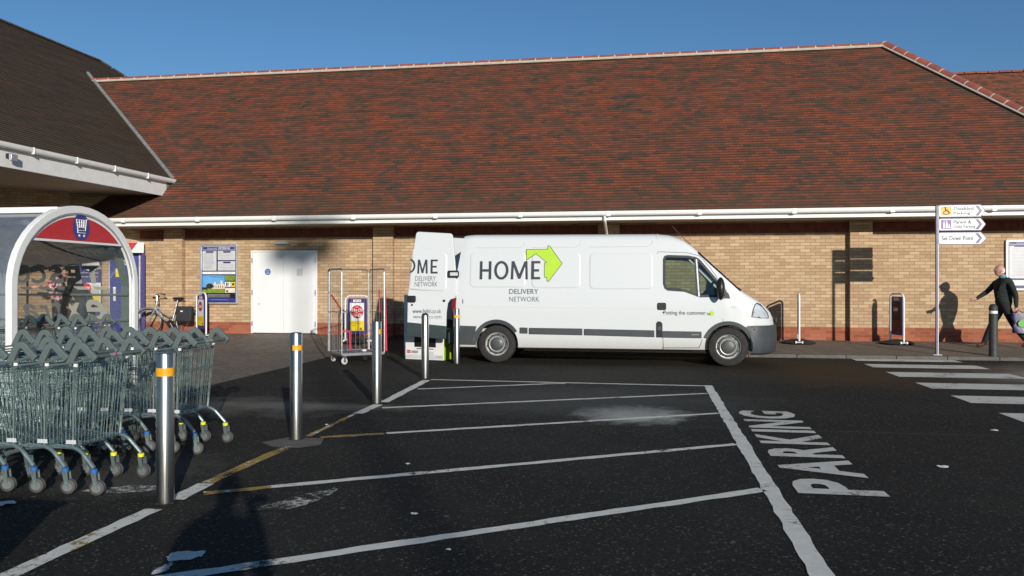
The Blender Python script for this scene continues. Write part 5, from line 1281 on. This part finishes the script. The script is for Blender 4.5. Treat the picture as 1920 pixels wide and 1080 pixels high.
def tape(pts, wdt=.035): 
    pts = [Vector(p) for p in pts]
    for a, b in zip(pts, pts[1:]):
        d = (b-a).normalized(); sd_ = Vector((1, 0, 0)) if abs(d.x) < .7 else Vector((0, 0, 1)); mb.prism([(0, -wdt/2), (1, -wdt/2), (1, wdt/2), (0, wdt/2)], lambda u, v: a+(b-a)*u+sd_*v+Vector((0, -.004, 0)), lambda u, v: a+(b-a)*u+sd_*v+Vector((0, .0, 0)))
tape([(-.01, .60, 1.25), (-.01, .02, 1.0)]); tape([(W+.012, .01, 1.35), (W+.02, -.01, .75), (W+.03, -.01, .22)], .04); tape([(0, .0, .605), (.14, -.008, .60), (.15, -.008, .26)], .03); tape([(W+.012, .3, 1.35), (W+.02, .3, .9)], .03)
mb.build('strap', 'strap', t, world=False)
mb = MB(); mb.box((-.005, .01, .98), (.05, .03, .03), 'black'); mb.sph((.52, .3, Z0+.03), (.05, .04, .025), 'white', 8, 6); mb.build('buckle', None, t, world=False)
for i, (x, y, a) in enumerate(((.10, .09, .3), (W-.08, .09, .5), (.09, D-.09, -1.2), (W-.1, D-.09, .7))):
    mb = MB(); M3 = rotm(a); q = lambda u, v, z, M3=M3: Vector((x, y, 0))+M3@Vector((u, v, z)); n = 16; vs = []; prof = [(0, -.016), (.04, -.017), (.058, -.016), (.0625, -.01), (.0625, .01), (.058, .016), (.04, .017), (0, .016)]
    for rr, h in prof: vs += [q(-.03+rr*cos(2*pi*k/n), h, .0625+rr*sin(2*pi*k/n)) for k in range(n)]
    mb.add(vs, [(i2*n+k, i2*n+(k+1) % n, (i2+1)*n+(k+1) % n, (i2+1)*n+k) for i2 in range(7) for k in range(n)]); w_ = mb.build('castor_wheel', 'grey_pr', t, world=False)
    mb = MB(); vs = [q(-.03+.03*cos(2*pi*k/10), h, .0625+.03*sin(2*pi*k/10)) for h in (-.0185, .0185) for k in range(10)]; mb.add(vs, [tuple(range(10)), tuple(range(19, 9, -1))]); mb.build('wheel_hub', 'ridge', w_, world=False)
    mb = MB()
    for b in (-.024, .024): mb.prism([(-.04, .05), (.02, .155), (-.05, .155), (-.06, .05)], lambda u, z, b=b: q(u, b-.002, z), lambda u, z, b=b: q(u, b+.002, z))
    mb.build('castor_fork', 'cage', t, world=False)

# ================================================================ cartons behind the van
bx0 = G(760, 673); bx1 = G(832, 676); bx2 = G(845, 668)
b0, b1 = Vector((bx0[0], bx0[1], 0)), Vector((bx1[0], bx1[1]+.0, 0)); d = (b1-b0); Wb = d.length; ang = math.atan2(d.y, d.x)
t = thing('television_carton', 'white and lime carton with a television picture, standing under the open van door', 'carton', tuple(b0), ang)
D = .30; Hc = .60
mb = MB(); mb.bb(0, Wb, 0, D, 0, Hc); mb.build('box', 'card', t, world=False, bevel=.006)
mb = MB(); Y = -.003; f = lambda a, b: (a*Wb, Y, b); 
def qd(a0, a1, z0, z1, m, y=-.003): mb.add([(a0*Wb, y, z0), (a1*Wb, y, z0), (a1*Wb, y, z1), (a0*Wb, y, z1)], [(0, 1, 2, 3)], m)
qd(.24, .80, .24, .58, 'screen'); qd(.27, .77, .27, .56, 'black', -.005); qd(.30, .74, .20, .215, 'black'); qd(.02, .98, .02, .09, 'grey_pr'); qd(.42, .75, .03, .16, 'signp' if False else 'grey_pr', -.004); qd(.04, .14, .12, .18, 'red'); qd(.16, .34, .12, .17, 'mid_pr')
letters(mb, 'HD TV', .05, .13, .135, .165, lambda a, b: (a*Wb, -.005, b), 'white'); letters(mb, 'HD READY', .8, .96, .05, .08, lambda a, b: (a*Wb, -.006, b), 'mid_pr')
mb.add([(.10*Wb+.035*cos(k*pi/6), -.004, .53+.045*sin(k*pi/6)) for k in range(12)], [tuple(range(12))], 'signp')
mb.build('front_print', None, t, world=False, smooth=False, weld=False)
mb = MB(); mb.add([(Wb+.004, 0.002, .003), (Wb+.004, D-.002, .003), (Wb+.004, D-.002, Hc-.003), (Wb+.004, .002, Hc-.003)], [(0, 1, 2, 3)]); mb.build('side_print', 'lime', t, world=False)
x0 = P(757.5, 600, 15.35)[0]
t = thing('tall_carton', 'tall plain white carton standing behind the television carton', 'carton', (x0+.3, 15.5, 0))
mb = MB(); mb.bb(x0, x0+.62, 15.35, 15.62, 0, 1.23); mb.build('box', 'card', t, bevel=.006); mb = MB(); mb.bb(x0+.28, x0+.34, 15.346, 15.349, 0, 1.225); mb.build('parcel_tape', 'grey_pr', t)

# ================================================================ bicycle against the wall
t = thing('bicycle', 'silver step-through bicycle with a black pannier leaning by the brick wall', 'bicycle', (-12.03, 18.86, .128), R(7)); 
lean = Matrix.Rotation(R(-5), 3, 'X'); q = lambda x, y, z: lean@Vector((x, y, z))      # front wheel at -x
def bwheel(xc, turn, par):
    M3 = rotm(turn); r = .325; mb = MB(); g = lambda a, rr, y=0: q(*(Vector((xc, 0, .34))+M3@Vector((rr*cos(a), y, rr*sin(a)))))
    mb.tube([g(2*pi*k/36, r) for k in range(36)], .017, 7, closed=True); w_ = mb.build('tyre', 'tyre', par, world=False)
    mb = MB(); mb.tube([g(2*pi*k/36, r-.024) for k in range(36)], .010, 6, closed=True)
    for k in range(18): mb.tube([g(2*pi*k/18, .02, .03*(-1)**k), g(2*pi*k/18+.1, r-.03)], .0014, 3)
    mb.tube([g(0, 0, -.05), g(0, 0, .05)], .02, 8); mb.build('rim', 'silver', w_, world=False)
    mb = MB(); a0, a1 = (R(20), R(170)) if xc < 0 else (R(10), R(175))
    for sgn in (-1, 1): pass
    pts = [g(a0+(a1-a0)*k/14, r+.032) for k in range(15)]; mb.tube(pts, .022, 6); mb.build('mudguard', 'silver', w_, world=False)
fw, rw = -.52, .52
bwheel(fw, R(38), t); bwheel(rw, 0, t)
mb = MB()
bb_ = (.10, 0, .30); st = (.20, 0, .78); hd0, hd1 = (-.36, 0, .66), (-.31, 0, .90)
mb.tube([q(*hd0), q(*hd1)], .022, 8); mb.tube(smoothpath([q(-.355, 0, .68), q(-.16, 0, .42), q(.10, 0, .30)], 2), .021, 8); mb.tube(smoothpath([q(-.33, 0, .78), q(-.13, 0, .52), q(.14, 0, .46)], 2), .017, 8)
mb.tube([q(*bb_), q(*st)], .018, 8); mb.tube([q(.10, .04, .30), q(rw, .05, .34), q(.19, .02, .68)], .011, 6); mb.tube([q(.10, -.04, .30), q(rw, -.05, .34), q(.19, -.02, .68)], .011, 6)
mb.build('frame', 'silver', t, world=False)
mb = MB(); mb.tube([q(-.355, 0, .66), q(-.375, .04, .60), q(fw, .05, .34)], .013, 6); mb.tube([q(-.355, 0, .66), q(-.375, -.04, .60), q(fw, -.05, .34)], .013, 6); mb.build('fork', 'silver', t, world=False)
mb = MB(); mb.tube([q(-.31, 0, .88), q(-.33, 0, 1.02)], .015, 8, 'silver'); Mh = rotm(R(38)); g = lambda x, y, z: q(*(Vector((-.33, 0, 0))+Mh@Vector((x, y, z))))
mb.tube(smoothpath([g(.10, -.31, 1.03), g(.02, -.16, 1.06), g(-.03, 0, 1.03), g(.02, .16, 1.06), g(.10, .31, 1.03)], 2), .012, 6, 'silver'); mb.tube([g(.13, -.34, 1.025), g(.06, -.22, 1.05)], .019, 8, 'black'); mb.tube([g(.13, .34, 1.025), g(.06, .22, 1.05)], .019, 8, 'black')
mb.tube([g(-.02, -.18, 1.05), g(-.06, -.12, .9), g(-.02, 0, .7)], .004, 4, 'black'); mb.box(g(-.06, 0, .96), (.05, .05, .05), 'black'); mb.build('handlebar', None, t, world=False)
mb = MB(); mb.tube([q(.195, 0, .76), q(.225, 0, .90)], .014, 8, 'silver'); mb.sph(q(.27, 0, .94), (.14, .085, .038), 'black', 14, 8); mb.sph(q(.18, 0, .945), (.10, .035, .03), 'black', 12, 8); mb.build('saddle', None, t, world=False)
mb = MB(); mb.lathe([(0, -.07), (.09, -.07), (.095, -.065), (.09, -.06), (0, -.06)], 18, (bb_[0], 0, bb_[2]), 'y', 'black'); mb.tube([q(.10, -.09, .30), q(.19, -.09, .16)], .009, 6, 'silver'); mb.box(q(.20, -.13, .15), (.09, .08, .02), 'black'); mb.tube([q(.10, .09, .30), q(.01, .09, .44)], .009, 6, 'silver'); mb.box(q(0, .13, .45), (.09, .08, .02), 'black'); mb.build('crank', None, t, world=False)
mb = MB(); mb.tube([q(.22, -.06, .72), q(.75, -.07, .72)], .007, 5); mb.tube([q(.22, .06, .72), q(.75, .07, .72), q(.75, -.07, .72)], .007, 5); mb.tube([q(.7, -.07, .72), q(rw, -.06, .35)], .006, 5); mb.tube([q(.30, -.02, .28), q(.34, -.16, .02)], .009, 6); mb.build('rear_rack', 'black', t, world=False)
mb = MB(); mb.box(q(.50, -.16, .53), (.40, .16, .40), M3=lean); pb = mb.build('pannier', 'blacknyl', t, world=False, bevel=.04, seg=3)
mb = MB(); mb.box(q(.50, -.225, .61), (.34, .02, .20), 'blacknyl', M3=lean); mb.box(q(.45, -.238, .60), (.06, .006, .03), 'white', M3=lean); mb.tube([q(.6, -.232, .45), q(.66, -.232, .49)], .008, 5, 'white'); mb.build('flap', None, pb, world=False, bevel=.012)
mb = MB(); mb.box(q(.36, -.02, .60), (.03, .05, .07)); mb.build('rear_reflector', 'red_l', t, world=False)

# ================================================================ unseen mast and bin shape, added only to cast shadows into view
lx, ly = 18.5, -35.0
t = thing('shadow_mast', 'very tall grey floodlight mast with a cluster of heads, far behind the viewer', 'street lamp', (lx, ly, 0))  # invented mast, placed so its blurred shadow lands on the white doors
mb = MB(); mb.tube([(lx, ly, 0), (lx, ly, 9), (lx, ly, 17.6)], [.14, .09, .055], 12); mb.build('column', 'alu', t)
for k in range(4):
    a = k*pi/2+.5; mb = MB(); mb.box((lx+.5*cos(a), ly+.5*sin(a), 17.75), (.62, .55, .55), rz=a); mb.build('mast_box', 'alu', t, bevel=.04)
t = thing('shadow_bin', 'wide dark grey four wheeled refuse bin standing to the left of the viewer', 'refuse bin', (-2.85, 1.35, 0))  # invented bin shape, sized to throw the dark shadow at lower left
mb = MB(); mb.prism([(-.52, .14), (.52, .14), (.60, .86), (-.60, .86)], lambda a, c: (-2.85+a, 1.06, c), lambda a, c: (-2.85+a, 1.66, c)); mb.build('body', 'bolblack', t, bevel=.03)
mb = MB(); mb.prism([(1.02, .865), (1.70, .865), (1.68, .90), (1.36, .93), (1.04, .90)], lambda a, c: (-3.48, a, c), lambda a, c: (-2.22, a, c)); mb.build('lid', 'trim_d', t, bevel=.01)
for wx in (-3.25, -2.45):
    for wy in (1.15, 1.57): mb = MB(); mb.lathe([(0, wx-.02), (.07, wx-.02), (.07, wx+.02), (0, wx+.02)], 14, (0, wy, .07), 'x'); mb.build('wheel', 'rubber', t)

# ================================================================ scraps of paper on the asphalt
def scrap(px_, py_, s, lab):
    x, y, _ = G(px_, py_); mb = MB(); n = 9; a0 = rnd.uniform(0, 6); ring_ = [(x+s*cos(a0+k*2*pi/n)*rnd.uniform(.6, 1.1), y+s*.75*sin(a0+k*2*pi/n)*rnd.uniform(.6, 1.1), .006+rnd.uniform(0, s*.25)) for k in range(n)]
    mb.v = [(x, y, .012)]+ring_+[(p[0], p[1], p[2]-.0015) for p in ring_]
    for k in range(n): mb.f += [[0, 1+k, 1+(k+1) % n], [1+k, 1+n+k, 1+n+(k+1) % n, 1+(k+1) % n]]; mb.mi += [0, 0]
    tag(mb.build('paper_scrap', 'leaf_bit', smooth=False), lab, 'litter', 'scraps of litter on the asphalt')
scrap(1767, 877, .05, 'crumpled white paper scrap lying alone on the asphalt right of the PARKING lettering')
scrap(777, 965, .026, 'small pale litter scrap between the two nearest white hatch lines')
scrap(765, 871, .028, 'small grey litter scrap left of centre above the second hatch line')
scrap(12, 947, .07, 'pale blue leaf shaped scrap at the left edge beside the dark shadow')
scrap(1865, 808, .04, 'flat pale scrap near the right edge below the crossing')
scrap(841, 1032, .016, 'tiny cream scrap below the nearest hatch line')
scrap(612, 797, .018, 'tiny pale scrap between the second and third bollards')
# ================================================================ people
def figure(label, loc, rz, J, cloth, name='person', head_yaw=0, head_pitch=0, bald=False, faces=True, group=None):
    """J: joints in metres, local frame facing -X; one skinned surface from pelvis to fingertips"""
    verts = []; edges = []; rad = []
    def add(p, r, par=None):
        verts.append(p); rad.append(r if isinstance(r, tuple) else (r, r))
        if par is not None: edges.append((par, len(verts)-1))
        return len(verts)-1
    V_ = {k: Vector(v) for k, v in J.items() if k != 'grip'}
    mid = lambda a, b, t=.5: a+(b-a)*t
    seg = []     # (a, b, zone)
    pel = add(V_['pelvis'], (.135, .17)); waist = add(mid(V_['pelvis'], V_['chest'], .45), (.125, .16), pel); ch = add(V_['chest'], (.135, .185), waist)
    ub = add(mid(V_['chest'], V_['neck'], .62), (.11, .15), ch); nb = add(V_['neck'], (.062, .062), ub); nt_ = add(mid(V_['neck'], V_['head'], .55), (.054, .054), nb)
    for s in ('L', 'R'):
        sh_, el, wr = V_['sh'+s], V_['el'+s], V_['wr'+s]
        i = add(sh_, .068, ub); i = add(mid(sh_, el), .056, i); i = add(el, .048, i); i = add(mid(el, wr, .5), .044, i); i = add(mid(el, wr, .9), .034, i); i0 = i
        hd_ = V_['ha'+s]; d = (hd_-wr).normalized(); i = add(wr, (.026, .030), i); pm = add(wr+d*.05, (.018, .034), i)
        side_ = d.cross(Vector((0, 1, 0)) if abs(d.y) < .7 else Vector((1, 0, 0))).normalized(); per = side_.cross(d)
        for k, ln in enumerate((.062, .075, .072, .055)):
            o = (k-1.5)*.019; b = wr+d*.085+side_*o; j = add(b, .0095, pm); cv = per*(.5 if s == J.get('grip') else .18); j = add(b+(d+cv).normalized()*ln*.5, .0085, j); add(b+(d+cv*2.2).normalized()*ln, .0072, j)
        b = wr+d*.035+side_*.034; j = add(b, .012, pm); add(b+(d*.6+side_*.7).normalized()*.045, .0095, j)
        hp, kn, an, to = V_['hp'+s], V_['kn'+s], V_['an'+s], V_['to'+s]
        i = add(hp, .092, pel); i = add(mid(hp, kn, .45), .082, i); i = add(kn, .062, i); i = add(mid(kn, an, .4), .060, i); i = add(mid(kn, an, .85), .055, i); i = add(an, .046, i)
        i = add(mid(an, to, .5)-Vector((0, 0, .005)), (.040, .036), i); add(to, (.032, .028), i)
    me = bpy.data.meshes.new('sk'); me.from_pydata([tuple(v) for v in verts], edges, []); o = bpy.data.objects.new('sk', me); COL.objects.link(o)
    sk = o.modifiers.new('s', 'SKIN'); lay = me.skin_vertices[0].data if me.skin_vertices else None
    if lay is None:
        bm = bmesh.new(); bm.from_mesh(me); bm.verts.layers.skin.verify(); bm.to_mesh(me); bm.free(); lay = me.skin_vertices[0].data
    for k, r in enumerate(rad): lay[k].radius = (r[0]*1.12, r[1]*1.12); lay[k].use_root = (k == 0)
    sk.use_smooth_shade = True; ss = o.modifiers.new('u', 'SUBSURF'); ss.levels = 2; ss.render_levels = 2
    dg = bpy.context.evaluated_depsgraph_get(); bm_ = bpy.data.meshes.new_from_object(o.evaluated_get(dg)); bpy.data.objects.remove(o)
    mb = MB(); names = ['top', 'legs', 'skin', 'shoe']; km = [mb.mat(cloth[n]) for n in names]; o0 = 0
    mb.v = [tuple(v.co) for v in bm_.vertices]
    feet = [(mid(V_['an'+s], V_['to'+s], .2), V_['to'+s]) for s in 'LR']
    for p in bm_.polygons:
        c = p.center; z = 0
        dh = min((c-V_['wr'+s]).length for s in 'LR'); dh2 = min((c-(V_['wr'+s]+(V_['ha'+s]-V_['wr'+s]).normalized()*.09)).length for s in 'LR')
        df = min((c-V_['an'+s]).length for s in 'LR'); dt = min((c-mid(V_['an'+s], V_['to'+s], .6)).length for s in 'LR')
        if dh2 < .10 and dh2 < dh+.03 and min((c-mid(V_['el'+s], V_['wr'+s], .9)).length for s in 'LR') > .030: z = 2
        elif dt < .115 and c.z < V_['anL'].z+.10 and dt < df+.05: z = 3
        elif c.z > mid(V_['neck'], V_['head'], .12).z and (c-V_['neck']).length < .2 and min((c-V_['sh'+s]).length for s in 'LR') > .10: z = 2
        elif c.z < V_['pelvis'].z+.03 and min((c-mid(V_['pelvis'], V_['chest'], .25)).length for _ in (0,)) > .12 and min((c-V_['wr'+s]).length for s in 'LR') > .09 and min((c-V_['ha'+s]).length for s in 'LR') > .14 and c.z < V_['pelvis'].z-.02: z = 1
        mb.f.append(list(p.vertices)); mb.mi.append(km[z])
    # head: one shaped surface with brow, nose, lips, chin and ears
    H = V_['head']; Mr = Matrix.Rotation(head_yaw, 3, 'Z')@Matrix.Rotation(head_pitch, 3, 'Y'); nu, nv = 40, 28; vs = []; fs = []
    for i in range(nv+1):
        th = pi*i/nv
        for j in range(nu):
            ph = 2*pi*j/nu; x, y, z = -sin(th)*cos(ph), sin(th)*sin(ph), cos(th)    # face at -X (ph = 0)
            fr = max(0, -x); X_, Y_, Z_ = x*.098, y*.077, z*.122
            if z < 0: Y_ *= 1-.28*(-z)**1.3; X_ *= 1-.12*(-z)
            if z < -.2 and x > 0: X_ *= .82
            g = lambda cy, cz, sy, sz: math.exp(-((y-cy)/sy)**2-((z-cz)/sz)**2)*(1 if x < 0 else 0)
            X_ -= .030*g(0, -.18, .13, .16)+.012*g(0, .05, .12, .2)      # nose
            X_ += .012*(g(.36, .02, .2, .12)+g(-.36, .02, .2, .12))      # eye sockets
            X_ -= .008*g(0, .17, .6, .09)                                 # brow
            X_ -= .009*g(0, -.47, .28, .06); X_ += .006*g(0, -.56, .3, .04); X_ -= .014*g(0, -.78, .3, .15)
            for s in (-1, 1):
                e = math.exp(-((y-s*.97)/.2)**2-((z+.05)/.24)**2-((x-.12)/.22)**2); Y_ += s*.020*e
            vs.append(H+Mr@Vector((X_, Y_, Z_)))
    for i in range(nv):
        for j in range(nu): l = (j+1) % nu; fs.append((i*nu+j, (i+1)*nu+j, (i+1)*nu+l, i*nu+l))
    mb.add(vs, fs, 'skin' if cloth['skin'] == 'skin' else cloth['skin'])
    for s in (-1, 1): mb.sph(H+Mr@Vector((-.083, s*.030, .003)), .011, 'white', 8, 6); mb.sph(H+Mr@Vector((-.092, s*.030, .003)), .005, 'ink', 6, 5)
    t = mb.build(name, None, None, weld=False); t.location = loc; t.rotation_euler = (0, 0, rz); tag(t, label, 'person', group)
    # hair as a shell
    mb = MB(); vs = []; fs = []; z0 = .15 if bald else -.1
    for i in range(15):
        th = (pi*.66 if not bald else pi*.62)*i/14
        for j in range(28):
            ph = 2*pi*j/28; x, y, z = -sin(th)*cos(ph), sin(th)*sin(ph), cos(th); k = 1.06 if not bald else 1.012
            if x < -.25 and z < .45: k = .90
            if bald and z > .35 : k = .93
            if bald and x < -.1: k = .9
            vs.append(H+Mr@Vector((x*.098*k+.004, y*.077*k, z*.122*k+.004)))
    for i in range(14):
        for j in range(28): l = (j+1) % 28; fs.append((i*28+j, (i+1)*28+j, (i+1)*28+l, i*28+l))
    mb.add(vs, fs); h = mb.build('hair', cloth['hair'], t, world=False, weld=False)
    if 'collar' in cloth:
        mb = MB(); n0 = mid(V_['neck'], V_['head'], .10); mb.lathe([(.078, -.015), (.070, .02), (.062, .035), (.056, .02)], 20, tuple(n0), 'z', cap=False); mb.build('collar', cloth['collar'], t, world=False)
    return t

man = dict(pelvis=(.0, 0, .90), chest=(-.005, 0, 1.24), neck=(-.015, 0, 1.475), head=(-.085, 0, 1.625),
    shL=(.035, -.175, 1.40), elL=(.13, -.225, 1.12), wrL=(.13, -.25, .885), haL=(.12, -.26, .78),
    shR=(-.05, .175, 1.40), elR=(-.24, .22, 1.18), wrR=(-.44, .20, 1.045), haR=(-.54, .19, 1.01),
    hpL=(.0, -.085, .87), knL=(.17, -.09, .47), anL=(.42, -.09, .145), toL=(.30, -.09, .045),
    hpR=(-.02, .085, .87), knR=(-.21, .085, .47), anR=(-.36, .085, .09), toR=(-.50, .085, .045), grip='L')
mx, my = 7.42, 18.05; mz = gr_(my)
figure('balding man in dark jumper and black trousers striding left with a carrier bag', (mx, my, mz-.015), 0, man, dict(top='jumper', legs='trouser', skin='skin', shoe='shoe', hair='hairw', collar='shirt'), head_pitch=R(14), bald=True)
# carrier bag held in his hand
t = thing('carrier_bag', 'purple plastic carrier bag with green print in the walking man\'s hand', 'bag', (mx+.13, my-.27, mz))
mb = MB(); c = Vector((mx+.20, my-.27, mz)); vs = []; nz, na = 9, 20
for i in range(nz):
    tz = i/(nz-1); z = .33+.41*tz; w0 = .185*(1-.12*tz+.06*sin(tz*9)); dp = .055*(1.1-.75*tz)
    for k in range(na):
        a = 2*pi*k/na; rr = 1+.06*sin(3*a+tz*7)+.03*sin(7*a); ca, sa = cos(a), sin(a); e = lambda u: math.copysign(abs(u)**.6, u)
        vs.append(c+Vector((w0*e(ca)*rr+.05*(1-tz), dp*e(sa)*rr, z)))
mb.add(vs, [(i*na+k, i*na+(k+1) % na, (i+1)*na+(k+1) % na, (i+1)*na+k) for i in range(nz-1) for k in range(na)]+[tuple(range(na))[::-1]]); mb.build('bag', 'bagp', t)
mb = MB(); mb.add([c+Vector((a, -.078-.0, b)) for a, b in ((-.06, .47), (.14, .44), (.17, .56), (.10, .60), (-.03, .60), (-.08, .54))], [(0, 1, 2, 3, 4, 5)]); mb.build('bag_print', 'bagg', t, smooth=False)
mb = MB(); mb.tube([c+Vector((-.10, -.02, .73)), c+Vector((-.045, -.0, .80)), c+Vector((.07, -.02, .73))], .007, 5); mb.tube([c+Vector((-.10, .03, .73)), c+Vector((-.045, .01, .805)), c+Vector((.07, .03, .73))], .007, 5); mb.build('bag_handle', 'bagp', t)

def standing(armL='down', armR='down', bend=0):
    b = bend
    d = dict(pelvis=(0, 0, .93), chest=(-.05-b*.2, 0, 1.27-b*.05), neck=(-.06-b*.42, 0, 1.49-b*.14), head=(-.085-b*.55, 0, 1.635-b*.16), hpL=(0, -.09, .90), knL=(-.02, -.10, .49), anL=(.02, -.11, .09), toL=(-.13, -.13, .035),
             hpR=(0, .09, .90), knR=(-.02, .10, .49), anR=(.02, .11, .09), toR=(-.13, .13, .035))
    for s, k, arm in (('L', -1, armL), ('R', 1, armR)):
        sx = -.05-b*.36; sz = 1.42-b*.12; d['sh'+s] = (sx, k*.18, sz)
        if arm == 'down': d['el'+s] = (sx+.02, k*.23, sz-.29); d['wr'+s] = (sx-.04, k*.24, sz-.54); d['ha'+s] = (sx-.05, k*.24, sz-.64)
        elif arm == 'fwd': d['el'+s] = (sx-.12, k*.23, sz-.24); d['wr'+s] = (sx-.36, k*.19, sz-.20); d['ha'+s] = (sx-.46, k*.17, sz-.19)
        elif arm == 'cam': d['el'+s] = (sx-.06, k*.245, sz-.26); d['wr'+s] = (sx-.22, k*.11, sz+.05); d['ha'+s] = (sx-.25, k*.05, sz+.13)
    return d
cwp = lambda s, off: cw(s, .155, off)
p = cwp(2.02, .85)
figure('person in red and white checked shirt seen through the shelter glass at the cash machine', p, R(-45+90), standing('fwd', 'fwd'), dict(top='check', legs='jean', skin='skin', shoe='shoe', hair='haird'))
p = cwp(1.50, .95)
figure('person in a black coat leaning at the cash machine beside the checked shirt', p, R(-45+90), standing('fwd', 'down', .45), dict(top='blackcloth', legs='jean', skin='skin', shoe='shoe', hair='haird'))
# the photographer, standing behind the camera: the shadow on the asphalt is theirs
ph = standing('cam', 'cam')
figure('person in a dark coat holding a compact camera at face height, behind the view', (-.05, -.47, -.035), R(-90)+YAW, ph, dict(top='blackcloth', legs='jean', skin='skin', shoe='shoe', hair='haird'))
t = thing('compact_camera', 'small black compact camera held up by the person behind the view', 'camera', (0, -.045, CAMZ))
mb = MB(); mb.box((0, -.05, CAMZ), (.105, .024, .062), rz=YAW); mb.build('camera_body', 'black', t, bevel=.006)
